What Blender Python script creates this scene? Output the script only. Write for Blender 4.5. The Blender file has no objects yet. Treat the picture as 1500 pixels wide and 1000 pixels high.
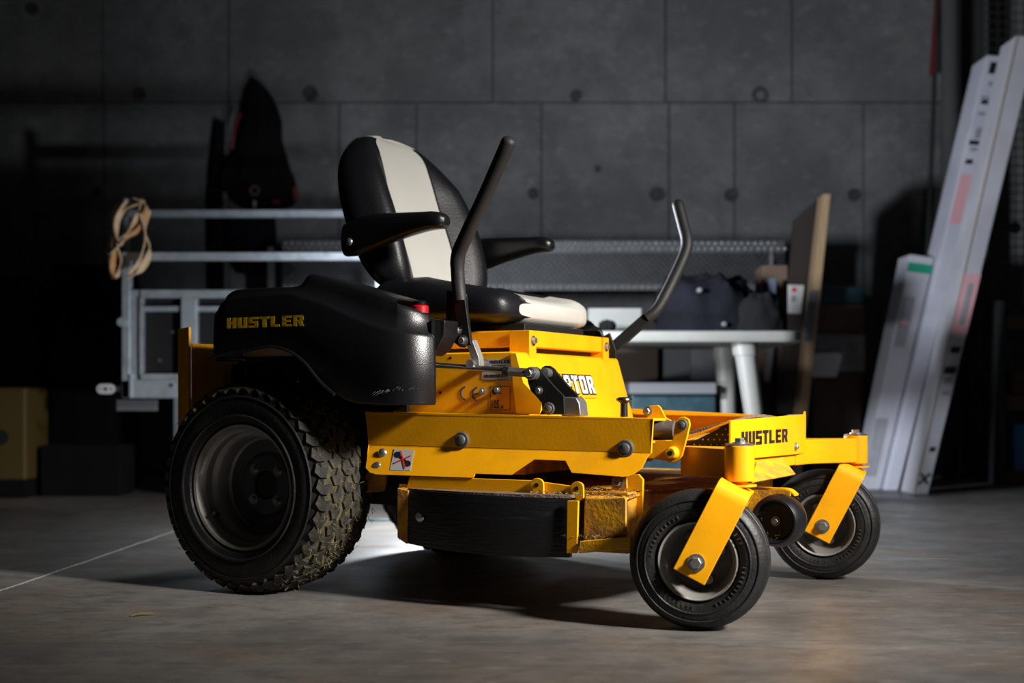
import bpy, bmesh, math, random
from mathutils import Vector, Matrix, noise
random.seed(7)
C = bpy.context.scene.collection
PI = math.pi

# ------------------------------------------------------------------ camera, world, lights, exposure
FPX = 1900.0
cam_d = bpy.data.cameras.new('camera'); cam = bpy.data.objects.new('camera', cam_d); C.objects.link(cam)
cam.location = (0, 0, .455); cam.rotation_euler = (PI/2, 0, 0)
cam_d.sensor_width = 36; cam_d.lens = FPX/1500*36; cam_d.shift_y = 85/1500
cam_d.dof.use_dof = True; cam_d.dof.focus_distance = 2.85; cam_d.dof.aperture_fstop = 2.6
cam_d.clip_start = .05
bpy.context.scene.camera = cam
vs = bpy.context.scene.view_settings
vs.view_transform = 'Standard'; vs.look = 'None'; vs.gamma = 1; vs.use_curve_mapping = False; vs.exposure = 0
w = bpy.data.worlds.new('world'); bpy.context.scene.world = w; w.use_nodes = True
w.node_tree.nodes['Background'].inputs[0].default_value = (.9, .95, 1, 1)
w.node_tree.nodes['Background'].inputs[1].default_value = .004

def area(name, loc, aim, sx, sy, power, col, spread=180):
    d = bpy.data.lights.new(name, 'AREA'); d.shape = 'RECTANGLE'; d.size = sx; d.size_y = sy
    d.energy = power; d.color = col; d.spread = math.radians(spread)
    o = bpy.data.objects.new(name, d); C.objects.link(o); o.location = loc
    o.rotation_euler = (Vector(aim)-Vector(loc)).to_track_quat('-Z', 'Y').to_euler()
    return o
# key: soft lamp high at the front right of the mower
area('key_lamp', (2.75, .95, 2.2), (.38, 2.75, .42), .45, .45, 25, (1, .95, .89), 44)
# working lamp standing low on the floor behind the mower, turned to the back right
area('back_lamp', (-.30, 4.25, .95), (2.9, 6.3, .95), .22, .22, 95, (.86, .92, 1))
pl = bpy.data.lights.new('back_lamp_spill', 'POINT'); pl.energy = 70; pl.shadow_soft_size = .05; pl.color = (.9, .95, 1)
po = bpy.data.objects.new('back_lamp_spill', pl); C.objects.link(po); po.location = (-.27, 4.45, .40)

# ------------------------------------------------------------------ pixel helpers (1500 x 1000)
ANG = math.radians(29); ca, sa = math.cos(ANG), math.sin(ANG)
OX, OY, H = -.382, 3.487, .455
def PM(px, py, Y):            # point of the mower's plane Y (mower coordinates)
    k = (px-750)/FPX; t = (Y+OX*sa+OY*ca)/(k*sa+ca)
    return ((k*t-OX)*ca-(t-OY)*sa, H+(585-py)/FPX*t)
def PX(px, py, X):            # point of the mower's plane X
    k = (px-750)/FPX; t = (X+OX*ca-OY*sa)/(k*ca-sa)
    return ((k*t-OX)*sa+(t-OY)*ca, H+(585-py)/FPX*t)
def PW(px, py, d): return ((px-750)/FPX*d, H+(585-py)/FPX*d)

# ------------------------------------------------------------------ materials
def mat(name, col, rough=.5, metal=0, col2=None, nscale=8, namt=.5, bump=0, bscale=60, spec=.5, rvar=0, coat=0, stretch=None, lo=.45, hi=.65):
    m = bpy.data.materials.new(name); m.use_nodes = True; nt = m.node_tree; b = nt.nodes['Principled BSDF']
    b.inputs['Base Color'].default_value = (*col, 1); b.inputs['Roughness'].default_value = rough
    b.inputs['Metallic'].default_value = metal; b.inputs['Specular IOR Level'].default_value = spec
    b.inputs['Coat Weight'].default_value = coat; b.inputs['Coat Roughness'].default_value = .15
    tc = nt.nodes.new('ShaderNodeTexCoord'); mp = nt.nodes.new('ShaderNodeMapping')
    nt.links.new(tc.outputs['Object'], mp.inputs[0])
    if stretch: mp.inputs['Scale'].default_value = stretch
    if col2:
        n = nt.nodes.new('ShaderNodeTexNoise'); n.inputs['Scale'].default_value = nscale; n.inputs['Detail'].default_value = 8
        n.inputs['Roughness'].default_value = .65
        nt.links.new(mp.outputs[0], n.inputs['Vector'])
        r = nt.nodes.new('ShaderNodeMapRange'); r.inputs[1].default_value = lo; r.inputs[2].default_value = hi; r.inputs[4].default_value = namt
        nt.links.new(n.outputs[0], r.inputs[0])
        mx = nt.nodes.new('ShaderNodeMix'); mx.data_type = 'RGBA'
        mx.inputs['A'].default_value = (*col, 1); mx.inputs['B'].default_value = (*col2, 1)
        nt.links.new(r.outputs[0], mx.inputs['Factor']); nt.links.new(mx.outputs['Result'], b.inputs['Base Color'])
    if rvar:
        n3 = nt.nodes.new('ShaderNodeTexNoise'); n3.inputs['Scale'].default_value = nscale*1.7; n3.inputs['Detail'].default_value = 6
        nt.links.new(mp.outputs[0], n3.inputs['Vector'])
        r3 = nt.nodes.new('ShaderNodeMapRange'); r3.inputs[1].default_value = .3; r3.inputs[2].default_value = .7
        r3.inputs[3].default_value = rough-rvar; r3.inputs[4].default_value = rough+rvar
        nt.links.new(n3.outputs[0], r3.inputs[0]); nt.links.new(r3.outputs[0], b.inputs['Roughness'])
    if bump:
        n2 = nt.nodes.new('ShaderNodeTexNoise'); n2.inputs['Scale'].default_value = bscale; n2.inputs['Detail'].default_value = 6
        nt.links.new(mp.outputs[0], n2.inputs['Vector'])
        bp = nt.nodes.new('ShaderNodeBump'); bp.inputs['Strength'].default_value = bump; bp.inputs['Distance'].default_value = .004
        nt.links.new(n2.outputs[0], bp.inputs['Height']); nt.links.new(bp.outputs[0], b.inputs['Normal'])
    return m
M = {}
M['yellow'] = mat('yellow_paint', (.88, .39, .004), .36, 0, (.62, .27, .006), 9, .45, spec=.35, rvar=.08, bump=.05, bscale=220)
M['yellow_dirty'] = mat('dirty_yellow_paint', (.78, .38, .01), .5, 0, (.22, .12, .05), 14, .8, bump=.3, bscale=150, lo=.42, hi=.62, spec=.3)
M['yellow_worn'] = mat('worn_yellow_paint', (.7, .33, .01), .55, 0, (.28, .13, .045), 22, .85, bump=.35, bscale=120, lo=.4, hi=.6, spec=.3)
M['rubber'] = mat('rubber', (.010, .010, .011), .5, 0, (.03, .028, .025), 14, .5, bump=.3, bscale=160, rvar=.08, spec=.35)
M['tread'] = mat('tread_rubber', (.022, .021, .019), .7, 0, (.07, .055, .03), 14, .8, bump=.5, bscale=120, spec=.3)
M['grime'] = mat('tread_grime', (.025, .022, .014), .85, 0, (.13, .105, .03), 26, .85, bump=.8, bscale=200, lo=.48, hi=.68)
M['grass'] = mat('dried_grass', (.12, .10, .03), .9, 0, (.17, .13, .06), 60, .8)
M['rim'] = mat('rim_steel', (.34, .33, .31), .5, .55, (.16, .14, .12), 12, .6, rvar=.1, bump=.1)
M['rimdark'] = mat('rim_hub_recess_shade', (.13, .14, .155), .45, .7, (.06, .06, .06), 10, .5)
M['steel'] = mat('bolt_steel', (.5, .5, .5), .32, .9, (.25, .24, .23), 40, .5)
M['chrome'] = mat('rod_steel', (.33, .33, .33), .25, .95)
M['greymetal'] = mat('coupling_grey', (.2, .2, .2), .42, .6, (.1, .1, .1), 30, .5)
M['blackpl'] = mat('black_moulded_plastic', (.006, .006, .0075), .33, 0, (.009, .009, .011), 5, .5, bump=.15, bscale=420, spec=.6, rvar=.02)
M['blackmetal'] = mat('black_painted_steel', (.012, .012, .012), .38, 0, spec=.45)
M['foam'] = mat('black_grip_foam', (.02, .02, .022), .55, 0, bump=.15, bscale=300)
M['vinyl'] = mat('black_vinyl', (.006, .006, .008), .42, 0, bump=.15, bscale=200, spec=.4)
M['interior'] = mat('dark_engine_parts', (.02, .02, .02), .6, 0, (.04, .035, .03), 12, .6)
M['flap'] = mat('scuffed_black_rubber', (.005, .005, .006), .45, 0, (.05, .05, .05), 10, .5, bump=.5, bscale=30, stretch=(1, 1, 7), lo=.6, hi=.75)
M['white_tag'] = mat('white_sticker', (.62, .62, .6), .5)
M['silver_tag'] = mat('silver_sticker', (.5, .5, .5), .4, .2)
M['ink'] = mat('black_print', (.012, .012, .012), .5)
M['bluegrey_ink'] = mat('grey_blue_print', (.06, .08, .11), .5)
M['olive_ink'] = mat('dull_yellow_print', (.75, .46, .01), .5)
M['red'] = mat('red_plastic', (.42, .006, .010), .4)
M['redink'] = mat('red_print', (.6, .02, .02), .5)

def perforated_white():
    m = mat('white_perforated_vinyl', (.58, .57, .53), .5, bump=0)
    nt = m.node_tree; b = nt.nodes['Principled BSDF']
    tc = nt.nodes.new('ShaderNodeTexCoord'); mp = nt.nodes.new('ShaderNodeMapping'); mp.inputs['Scale'].default_value = (1, 1, 1)
    nt.links.new(tc.outputs['Object'], mp.inputs[0])
    sep = nt.nodes.new('ShaderNodeSeparateXYZ'); nt.links.new(mp.outputs[0], sep.inputs[0])
    def wave(sock, ph):
        a = nt.nodes.new('ShaderNodeMath'); a.operation = 'MULTIPLY'; a.inputs[1].default_value = 2*PI/.0062
        nt.links.new(sock, a.inputs[0])
        c = nt.nodes.new('ShaderNodeMath'); c.operation = 'SINE'; nt.links.new(a.outputs[0], c.inputs[0]); return c.outputs[0]
    s1 = wave(sep.outputs['Y'], 0); s2 = wave(sep.outputs['Z'], 0)
    p = nt.nodes.new('ShaderNodeMath'); p.operation = 'MULTIPLY'; nt.links.new(s1, p.inputs[0]); nt.links.new(s2, p.inputs[1])
    g = nt.nodes.new('ShaderNodeMapRange'); g.inputs[1].default_value = .45; g.inputs[2].default_value = .7
    nt.links.new(p.outputs[0], g.inputs[0])
    mx = nt.nodes.new('ShaderNodeMix'); mx.data_type = 'RGBA'; mx.inputs['A'].default_value = (.58, .57, .53, 1); mx.inputs['B'].default_value = (.3, .3, .29, 1)
    nt.links.new(g.outputs[0], mx.inputs['Factor']); nt.links.new(mx.outputs['Result'], b.inputs['Base Color'])
    bp = nt.nodes.new('ShaderNodeBump'); bp.inputs['Strength'].default_value = .6; bp.inputs['Distance'].default_value = .001; bp.invert = True
    nt.links.new(g.outputs[0], bp.inputs['Height']); nt.links.new(bp.outputs[0], b.inputs['Normal'])
    return m
M['whitevinyl'] = perforated_white()

def concrete(name, base, dark, warm, rough, spots=True):
    m = bpy.data.materials.new(name); m.use_nodes = True; nt = m.node_tree; b = nt.nodes['Principled BSDF']
    tc = nt.nodes.new('ShaderNodeTexCoord')
    def nz(scale, detail=8, rough_=.6, st=None):
        mp = nt.nodes.new('ShaderNodeMapping'); nt.links.new(tc.outputs['Object'], mp.inputs[0])
        if st: mp.inputs['Scale'].default_value = st
        n = nt.nodes.new('ShaderNodeTexNoise'); n.inputs['Scale'].default_value = scale; n.inputs['Detail'].default_value = detail
        n.inputs['Roughness'].default_value = rough_; nt.links.new(mp.outputs[0], n.inputs['Vector']); return n.outputs[0]
    def rng(s, a, c_, lo_, hi_):
        r = nt.nodes.new('ShaderNodeMapRange'); r.inputs[1].default_value = a; r.inputs[2].default_value = c_
        r.inputs[3].default_value = lo_; r.inputs[4].default_value = hi_; nt.links.new(s, r.inputs[0]); return r.outputs[0]
    def mix(f, a, c_):
        x = nt.nodes.new('ShaderNodeMix'); x.data_type = 'RGBA'; nt.links.new(f, x.inputs['Factor'])
        for key, v in (('A', a), ('B', c_)):
            if isinstance(v, tuple): x.inputs[key].default_value = (*v, 1)
            else: nt.links.new(v, x.inputs[key])
        return x.outputs['Result']
    c1 = mix(rng(nz(1.6), .40, .60, 0, .8), base, dark)
    c2 = mix(rng(nz(2.4, 5), .5, .72, 0, .75), c1, warm)
    c3 = mix(rng(nz(8, 12, .75, (1, 1.6, 1)), .46, .64, 0, .7), c2, dark)
    c4 = mix(rng(nz(60, 6, .7), .56, .72, 0, .6 if spots else .25), c3, tuple(x*.35 for x in base))
    c5 = mix(rng(nz(20, 8, .7, (.6, 1.8, 1)), .56, .76, 0, .45), c4, tuple(min(1, x*2.0) for x in base))
    nt.links.new(c5, b.inputs['Base Color'])
    nt.links.new(rng(nz(3.2, 8), .3, .7, rough-.12, rough+.14), b.inputs['Roughness'])
    bp = nt.nodes.new('ShaderNodeBump'); bp.inputs['Strength'].default_value = .25; bp.inputs['Distance'].default_value = .003
    nt.links.new(nz(70, 8), bp.inputs['Height']); nt.links.new(bp.outputs[0], b.inputs['Normal'])
    return m
M['floor'] = concrete('worn_concrete_floor', (.175, .165, .152), (.065, .062, .06), (.15, .105, .075), .40)
M['wall'] = concrete('cast_concrete_wall', (.15, .15, .152), (.085, .085, .087), (.12, .12, .118), .85, True)
M['walldark'] = mat('dark_stained_concrete', (.035, .035, .036), .8, 0, (.07, .07, .07), 12, .6)
M['joint'] = mat('joint_filler', (.05, .05, .05), .9)
M['crack'] = mat('pale_floor_line', (.30, .30, .30), .6)
M['ceiling'] = mat('ceiling_concrete', (.05, .05, .05), .9)
M['galv'] = mat('galvanised_steel', (.42, .47, .52), .45, .45, (.28, .32, .36), 18, .7, rvar=.1)
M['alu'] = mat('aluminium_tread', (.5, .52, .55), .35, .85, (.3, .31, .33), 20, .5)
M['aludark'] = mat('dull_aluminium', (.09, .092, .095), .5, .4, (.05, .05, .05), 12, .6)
M['darkpanel'] = mat('dark_panel', (.010, .010, .012), .6, spec=.3)
M['strap'] = mat('tan_webbing', (.62, .45, .28), .8, 0, (.4, .24, .13), 20, .7, bump=.3, bscale=300)
M['strapo'] = mat('orange_brown_webbing', (.55, .28, .12), .8, 0, (.4, .2, .09), 20, .7)
M['tableplastic'] = mat('grey_white_table_plastic', (.19, .19, .175), .5, 0, (.14, .14, .13), 8, .4)
M['blackcloth'] = mat('black_cloth', (.003, .003, .0035), .95, 0, (.005, .005, .006), 6, .8, bump=.4, bscale=70, spec=.15)
M['navycloth'] = mat('dark_navy_cloth', (.003, .0035, .006), .9, 0, (.006, .0065, .01), 7, .6, bump=.4, bscale=60, spec=.15)
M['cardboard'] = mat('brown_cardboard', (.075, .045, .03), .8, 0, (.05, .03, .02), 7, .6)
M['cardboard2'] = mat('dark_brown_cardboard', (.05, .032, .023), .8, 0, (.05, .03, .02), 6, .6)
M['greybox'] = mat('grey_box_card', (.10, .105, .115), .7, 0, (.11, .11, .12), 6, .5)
M['whitebox'] = mat('white_box_card', (.5, .5, .58), .6, 0, (.4, .4, .48), 5, .5)
M['whitebox2'] = mat('greyish_white_box_card', (.45, .45, .5), .6, 0, (.38, .37, .4), 4, .6)
M['pink'] = mat('pink_label_paper', (.62, .33, .36), .6)
M['greylabel'] = mat('grey_label_print', (.26, .26, .29), .6, 0, (.33, .33, .36), 30, .7)
M['green'] = mat('green_tape', (.01, .26, .16), .5)
M['tape'] = mat('brown_packing_tape', (.36, .3, .24), .4)
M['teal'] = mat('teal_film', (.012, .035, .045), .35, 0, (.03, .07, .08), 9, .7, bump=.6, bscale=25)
M['film'] = mat('wrapped_grey_film', (.12, .12, .13), .35, 0, (.25, .25, .26), 14, .5, bump=.8, bscale=30)
M['wood'] = mat('pale_wood', (.4, .27, .15), .7, 0, (.28, .18, .1), 5, .6, stretch=(6, 6, .8))
M['ply'] = mat('dark_plywood', (.022, .014, .010), .7, 0, (.014, .009, .007), 4, .7, stretch=(5, 5, .7))
M['wooddark'] = mat('brown_wood', (.1, .06, .035), .75, 0, (.05, .03, .02), 6, .6)
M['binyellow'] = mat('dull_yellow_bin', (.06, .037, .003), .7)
M['blue'] = mat('blue_plastic', (.03, .17, .4), .5)
M['wire'] = mat('dark_wire', (.05, .05, .05), .5, .6)
M['mat'] = mat('dirty_brown_grip', (.12, .085, .06), .8, 0, (.2, .15, .12), 40, .7, bump=.8, bscale=150)
M['lensgrey'] = mat('pale_grey_plate', (.5, .5, .52), .45)

# ------------------------------------------------------------------ mesh builder
class B:
    def __init__(s): s.v = []; s.f = []
    def add(s, vs_, fs):
        o = len(s.v); s.v += [tuple(p) for p in vs_]; s.f += [tuple(i+o for i in f) for f in fs]; return s
    def box(s, x0, x1, y0, y1, z0, z1):
        return s.add([(x0,y0,z0),(x1,y0,z0),(x1,y1,z0),(x0,y1,z0),(x0,y0,z1),(x1,y0,z1),(x1,y1,z1),(x0,y1,z1)],
                     [(0,3,2,1),(4,5,6,7),(0,1,5,4),(1,2,6,5),(2,3,7,6),(3,0,4,7)])
    def obox(s, c, u, v, w_):     # centre and three half-axis vectors
        c, u, v, w_ = map(Vector, (c, u, v, w_)); P = []
        for k in (-1, 1):
            for a, b_ in ((-1,-1),(1,-1),(1,1),(-1,1)): P.append(c+u*a+v*b_+w_*k)
        return s.add(P, [(0,3,2,1),(4,5,6,7),(0,1,5,4),(1,2,6,5),(2,3,7,6),(3,0,4,7)])
    def extr(s, pts, vec):        # polygon (3-D points) extruded by vec
        n = len(pts); vec = Vector(vec); P = [Vector(p) for p in pts]
        return s.add(P+[p+vec for p in P], [tuple(range(n))[::-1], tuple(range(n, 2*n))]+[(i, (i+1) % n, n+(i+1) % n, n+i) for i in range(n)])
    def prismY(s, poly, y0, y1): return s.extr([(x, y0, z) for x, z in poly], (0, y1-y0, 0))
    def prismX(s, poly, x0, x1): return s.extr([(x0, y, z) for y, z in poly], (x1-x0, 0, 0))
    def prismZ(s, poly, z0, z1): return s.extr([(x, y, z0) for x, y in poly], (0, 0, z1-z0))
    def loft(s, rings, closed=True, cap=True):
        n = len(rings[0]); o = len(s.v)
        for r in rings: s.v += [tuple(p) for p in r]
        for i in range(len(rings)-1):
            for j in range(n if closed else n-1):
                a = o+i*n+j; b_ = o+i*n+(j+1) % n; s.f.append((a, b_, b_+n, a+n))
        if cap and closed:
            s.f.append(tuple(o+j for j in range(n))[::-1]); s.f.append(tuple(o+(len(rings)-1)*n+j for j in range(n)))
        return s
    def tube(s, path, r, n=12, flat=1, cap=True):
        path = [Vector(p) for p in path]; rings = []; up = Vector((0, 0, 1)); prev = None
        for i, p in enumerate(path):
            t = (path[min(i+1, len(path)-1)]-path[max(i-1, 0)]).normalized()
            if prev is None:
                a = t.cross(up);
                if a.length < .05: a = t.cross(Vector((0, 1, 0)))
                a.normalize()
            else: a = (prev-t*prev.dot(t)).normalized()
            prev = a; b_ = t.cross(a); rr = r[i] if isinstance(r, (list, tuple)) else r
            rings.append([p+a*math.cos(2*PI*k/n)*rr+b_*math.sin(2*PI*k/n)*rr*flat for k in range(n)])
        return s.loft(rings, True, cap)
    def cyl(s, p0, p1, r, n=20, r2=None): return s.tube([p0, p1], [r, r if r2 is None else r2], n)
    def lathe(s, prof, c=(0, 0, 0), axis='Y', n=48, close=False):
        rings = []
        for a_, r in prof:
            ring = []
            for k in range(n):
                t = 2*PI*k/n; u, v = r*math.cos(t), r*math.sin(t)
                p = {'Y': (u, a_, v), 'Z': (u, v, a_), 'X': (a_, u, v)}[axis]
                ring.append((p[0]+c[0], p[1]+c[1], p[2]+c[2]))
            rings.append(ring)
        if close: rings.append(rings[0])
        return s.loft(rings, True, not close)
    def mesh(s, name, smooth=35):
        me = bpy.data.meshes.new(name); me.from_pydata(s.v, [], s.f); me.validate()
        bm = bmesh.new(); bm.from_mesh(me); bmesh.ops.remove_doubles(bm, verts=bm.verts, dist=1e-6)
        bmesh.ops.recalc_face_normals(bm, faces=bm.faces); bm.to_mesh(me); bm.free()
        if smooth:
            me.shade_smooth(); me.set_sharp_from_angle(angle=math.radians(smooth))
        return me
    def make(s, name, m, parent=None, bevel=0, smooth=35, subsurf=0, seg=2):
        me = s.mesh(name, smooth if not bevel else 0); o = bpy.data.objects.new(name, me); C.objects.link(o)
        me.materials.append(M[m] if isinstance(m, str) else m)
        if parent: o.parent = parent
        if bevel:
            me.shade_smooth(); me.set_sharp_from_angle(angle=math.radians(40))
            b_ = o.modifiers.new('bevel', 'BEVEL'); b_.width = bevel; b_.segments = seg; b_.limit_method = 'ANGLE'; b_.angle_limit = math.radians(40); b_.harden_normals = True
        if subsurf:
            q = o.modifiers.new('sub', 'SUBSURF'); q.levels = subsurf; q.render_levels = subsurf
        return o
def inst(src, name, parent, loc=(0, 0, 0), rot=(0, 0, 0), scale=None):
    o = bpy.data.objects.new(name, src.data if hasattr(src, 'data') else src); C.objects.link(o)
    if parent: o.parent = parent
    o.location = loc; o.rotation_euler = rot
    if scale: o.scale = scale
    return o
def tag(o, label, cat, group=None):
    o['label'] = label; o['category'] = cat
    if group: o['group'] = group
    return o
def empty(name, loc, rz, label, cat, group=None):
    o = bpy.data.objects.new(name, None); C.objects.link(o); o.location = loc; o.rotation_euler = (0, 0, rz); o.empty_display_size = .1
    return tag(o, label, cat, group)
def stuff(o): o['kind'] = 'stuff'; return o
def structure(o): o['kind'] = 'structure'; return o
def smoothpath(pts, k=6):           # Catmull-Rom
    P = [Vector(p) for p in pts]; P = [P[0]*2-P[1]]+P+[P[-1]*2-P[-2]]; out = []
    for i in range(1, len(P)-2):
        for j in range(k):
            t = j/k; a, b_, c_, d = P[i-1:i+3]
            out.append(.5*((2*b_)+(c_-a)*t+(2*a-5*b_+4*c_-d)*t*t+(3*b_-a-3*c_+d)*t**3))
    out.append(P[-2]); return out

# lettering: heavy block glyphs made of rectangles and wedges on a 5 x 7 grid
G = {'H': [(0,0,1.9,7),(3.1,0,5,7),(1.9,2.8,3.1,4.3)], 'U': [(0,1,1.9,7),(3.1,0,5,7),(.5,0,3.1,1.5)],
     'S': [(0,5.5,5,7),(0,3,1.8,7),(0,2.8,5,4.3),(3.2,0,5,4),(0,0,5,1.5)], 'T': [(0,5.5,5,7),(1.5,0,3.5,7)],
     'L': [(0,0,1.9,7),(0,0,4.6,1.6)], 'E': [(0,0,1.9,7),(0,5.5,4.8,7),(0,2.8,4.3,4.2),(0,0,4.8,1.5)],
     'R': [(0,0,1.8,7),(1.8,5.6,3.3,7),(1.8,2.4,3.3,3.9),((3.2,2.4),(4.3,3.0),(5,3.9),(5,6.2),(4.3,7),(3.2,7)),((2.5,2.5),(3.3,0),(5.2,0),(4.3,3.2),(3.2,3.2))],
     'A': [(0,0,1.6,6),(3.4,0,5,6),(.6,5.6,4.4,7),(0,2,5,3.3)], 'P': [(0,0,1.6,7),(0,5.6,5,7),(3.4,2.6,5,7),(0,2.6,5,3.9)],
     'O': [(0,.4,1.6,6.6),(3.4,.4,5,6.6),(.4,0,4.6,1.4),(.4,5.6,4.6,7)]}
def word(txt, name, m, parent, o, U, V, width, height, gap=.7, grow=0, off=.0008, skew=0):
    o, U, V = Vector(o), Vector(U).normalized(), Vector(V).normalized(); N = U.cross(V)
    tot = len(txt)*5+(len(txt)-1)*gap; b_ = B()
    for i, ch in enumerate(txt):
        for g_ in G[ch]:
            if isinstance(g_[0], tuple):
                mx_, my_ = sum(p[0] for p in g_)/len(g_), sum(p[1] for p in g_)/len(g_)
                q = [(x+math.copysign(grow, x-mx_), y+math.copysign(grow, y-my_)) for x, y in g_]
            else:
                x0, y0, x1, y1 = g_; q = [(x0-grow, y0-grow), (x1+grow, y0-grow), (x1+grow, y1+grow), (x0-grow, y1+grow)]
            P = [o+U*(((i*(5+gap))+x+skew*y)/tot*width)+V*(y/7*height)+N*off for x, y in q]
            b_.extr(P, N*.0004)
    return b_.make(name, m, parent, smooth=0)
def fontword(txt, name, m, parent, o, U, V, height, width=None, bold=0, off=.0008):
    cu = bpy.data.curves.new(name, 'FONT'); cu.body = txt; cu.size = 1; cu.offset = bold; cu.resolution_u = 3
    t = bpy.data.objects.new(name, cu); C.objects.link(t); dg = bpy.context.evaluated_depsgraph_get()
    me = bpy.data.meshes.new_from_object(t.evaluated_get(dg)); C.objects.unlink(t); bpy.data.objects.remove(t)
    xs = [v.co.x for v in me.vertices]; ys = [v.co.y for v in me.vertices]; x0, x1, y0, y1 = min(xs), max(xs), min(ys), max(ys)
    o, U, V = Vector(o), Vector(U).normalized(), Vector(V).normalized(); N = U.cross(V)
    sy = height/(y1-y0); sx = width/(x1-x0) if width else sy
    for v in me.vertices: v.co = o+U*((v.co.x-x0)*sx)+V*((v.co.y-y0)*sy)+N*off
    me.materials.clear(); me.materials.append(M[m]); q = bpy.data.objects.new(name, me); C.objects.link(q); q.parent = parent; return q

# ------------------------------------------------------------------ the hall
fl = structure(B().box(-6, 4.2, -3, 8.0, -.2, -.012).make('floor', 'joint', smooth=0))
JY = 2.42
for i, (x0, x1, y0, y1) in enumerate([(-6, 4.2, -3, JY-.004), (-6, 4.2, JY, 8.0)]):
    B().box(x0, x1, y0, y1, -.03, 0).make('concrete_slab', 'floor', fl, smooth=0)
# pale scribed line running across the floor at the left
p0 = PW(0, 865, H*FPX/280); p1 = PW(246, 781, H*FPX/196)
a = Vector((p0[0], H*FPX/280, 0)); b_ = Vector((p1[0], H*FPX/196, 0)); dr = (b_-a).normalized(); nn = Vector((-dr.y, dr.x, 0))
a -= dr*.6; b_ += dr*2.2
cb = B(); N_ = 60
for i in range(N_):
    f0, f1 = i/N_, (i+1)/N_; w0 = .002+.002*random.random(); j = nn*random.uniform(-.002, .002)
    p, q = a.lerp(b_, f0)+j, a.lerp(b_, f1)+j
    cb.extr([p-nn*w0+Vector((0,0,.0004)), q-nn*w0+Vector((0,0,.0004)), q+nn*w0+Vector((0,0,.0004)), p+nn*w0+Vector((0,0,.0004))], (0, 0, .0006))
cb.make('floor_line', 'crack', fl, smooth=0)
sb = B()
for (x0, y0_, x1, y1_, w_) in [(1325, 819, 1390, 819, .004), (1352, 812, 1365, 811, .003)]:
    for f in (0,):
        d0 = H*FPX/(y0_-585); d1 = H*FPX/(y1_-585); P0 = Vector(((x0-750)/FPX*d0, d0, .0005)); P1 = Vector(((x1-750)/FPX*d1, d1, .0005))
        n2 = Vector((0, w_, 0)); sb.extr([P0-n2, P1-n2, P1+n2, P0+n2], (0, 0, .0006))
sb.make('floor_scratch', 'crack', fl, smooth=0)

WY = 8.0
wb = structure(B().box(-6, 4.2, WY+.02, WY+.25, -.2, 4.2).make('wall_back', 'joint', smooth=0))
def wx(px): return (px-750)/FPX*WY
def wz(py): return H+(585-py)/FPX*WY
lowx = [-6, wx(-150), wx(152), wx(335), wx(497), wx(610), wx(793), wx(980), wx(1076), wx(1265), 4.2]
upx = [-6, wx(-80), wx(150), wx(335), wx(722), wx(975), wx(1160), 4.2]
zs = wz(150)
for xs, z0, z1 in ((lowx, 0, zs), (upx, zs, wz(150)+2.0)):
    for i in range(len(xs)-1):
        g = .0035; k = random.uniform(0, .006)
        B().box(xs[i]+g, xs[i+1]-g, WY-.004-k, WY+.03, z0+g, min(z1, 4.2)-g).make('concrete_panel', 'wall', wb, bevel=.003, seg=1)
hole = B().lathe([(.01, .036), (-.004, .036), (-.008, .03), (-.004, .022), (.004, .018)], axis='Y', n=20).mesh('tie_hole'); hole.materials.append(M['walldark'])
for px, py, s_ in [(205,138,1.1),(455,138,1.3),(843,141,.9),(1113,140,1.4),(1070,286,1.2),(1250,286,1.1),(962,285,1.2),(781,284,1),(318,268,1.0),(142,282,.9),(48,14,1),(875,248,.5),(1388,138,1)]:
    inst(hole, 'tie_hole', wb, (wx(px), WY-.012, wz(py)), (0, random.random()*6, 0), (s_, 1, s_*random.uniform(.9, 1.2)))
structure(B().box(-6.2, -6, -3, 8.25, 0, 4.2).make('wall_left', 'ceiling', smooth=0))
structure(B().box(4.2, 4.4, -3, 8.25, 0, 4.2).make('wall_right', 'ceiling', smooth=0))
structure(B().box(-6.2, 4.4, -3, 8.25, 4.2, 4.4).make('ceiling', 'ceiling', smooth=0))
structure(B().box(-6.2, 4.4, -3.2, -3, -.2, 4.4).make('wall_front', 'ceiling', smooth=0))

# ------------------------------------------------------------------ the mower
mo = empty('riding_mower', (OX, OY, 0), -ANG, 'yellow and black zero turn riding lawn mower with two black steering levers', 'lawn mower')

hexm = B().lathe([(0, .013), (.002, .013)], axis='Y', n=24)
hexm.lathe([(.002, .0085), (.008, .0085), (.0092, .0075)], axis='Y', n=6)
bolt_me = hexm.mesh('bolt', 30); bolt_me.materials.append(M['steel'])
dm = B().lathe([(0, .012), (.002, .0118), (.005, .009), (.007, .005), (.0075, .001)], axis='Y', n=20)
dome_me = dm.mesh('bolt', 50); dome_me.materials.append(M['steel'])
dk = B().lathe([(0, .0185), (.003, .0185), (.0045, .016)], axis='Y', n=24); dk.lathe([(.004, .011), (.008, .010), (.0095, .006), (.0095, .001)], axis='Y', n=24)
dk_me = dk.mesh('washer_bolt', 30); dk_me.materials.append(M['greymetal'])
def bolt(me, parent, X, Y, Z, face='-Y', s=1, name='bolt'):
    rot = {'-Y': (0, 0, PI), '+X': (0, 0, -PI/2), '+Z': (PI/2, 0, 0), '+Y': (0, 0, 0)}[face]
    return inst(me, name, parent, (X, Y, Z), rot, (s, s, s))

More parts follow.
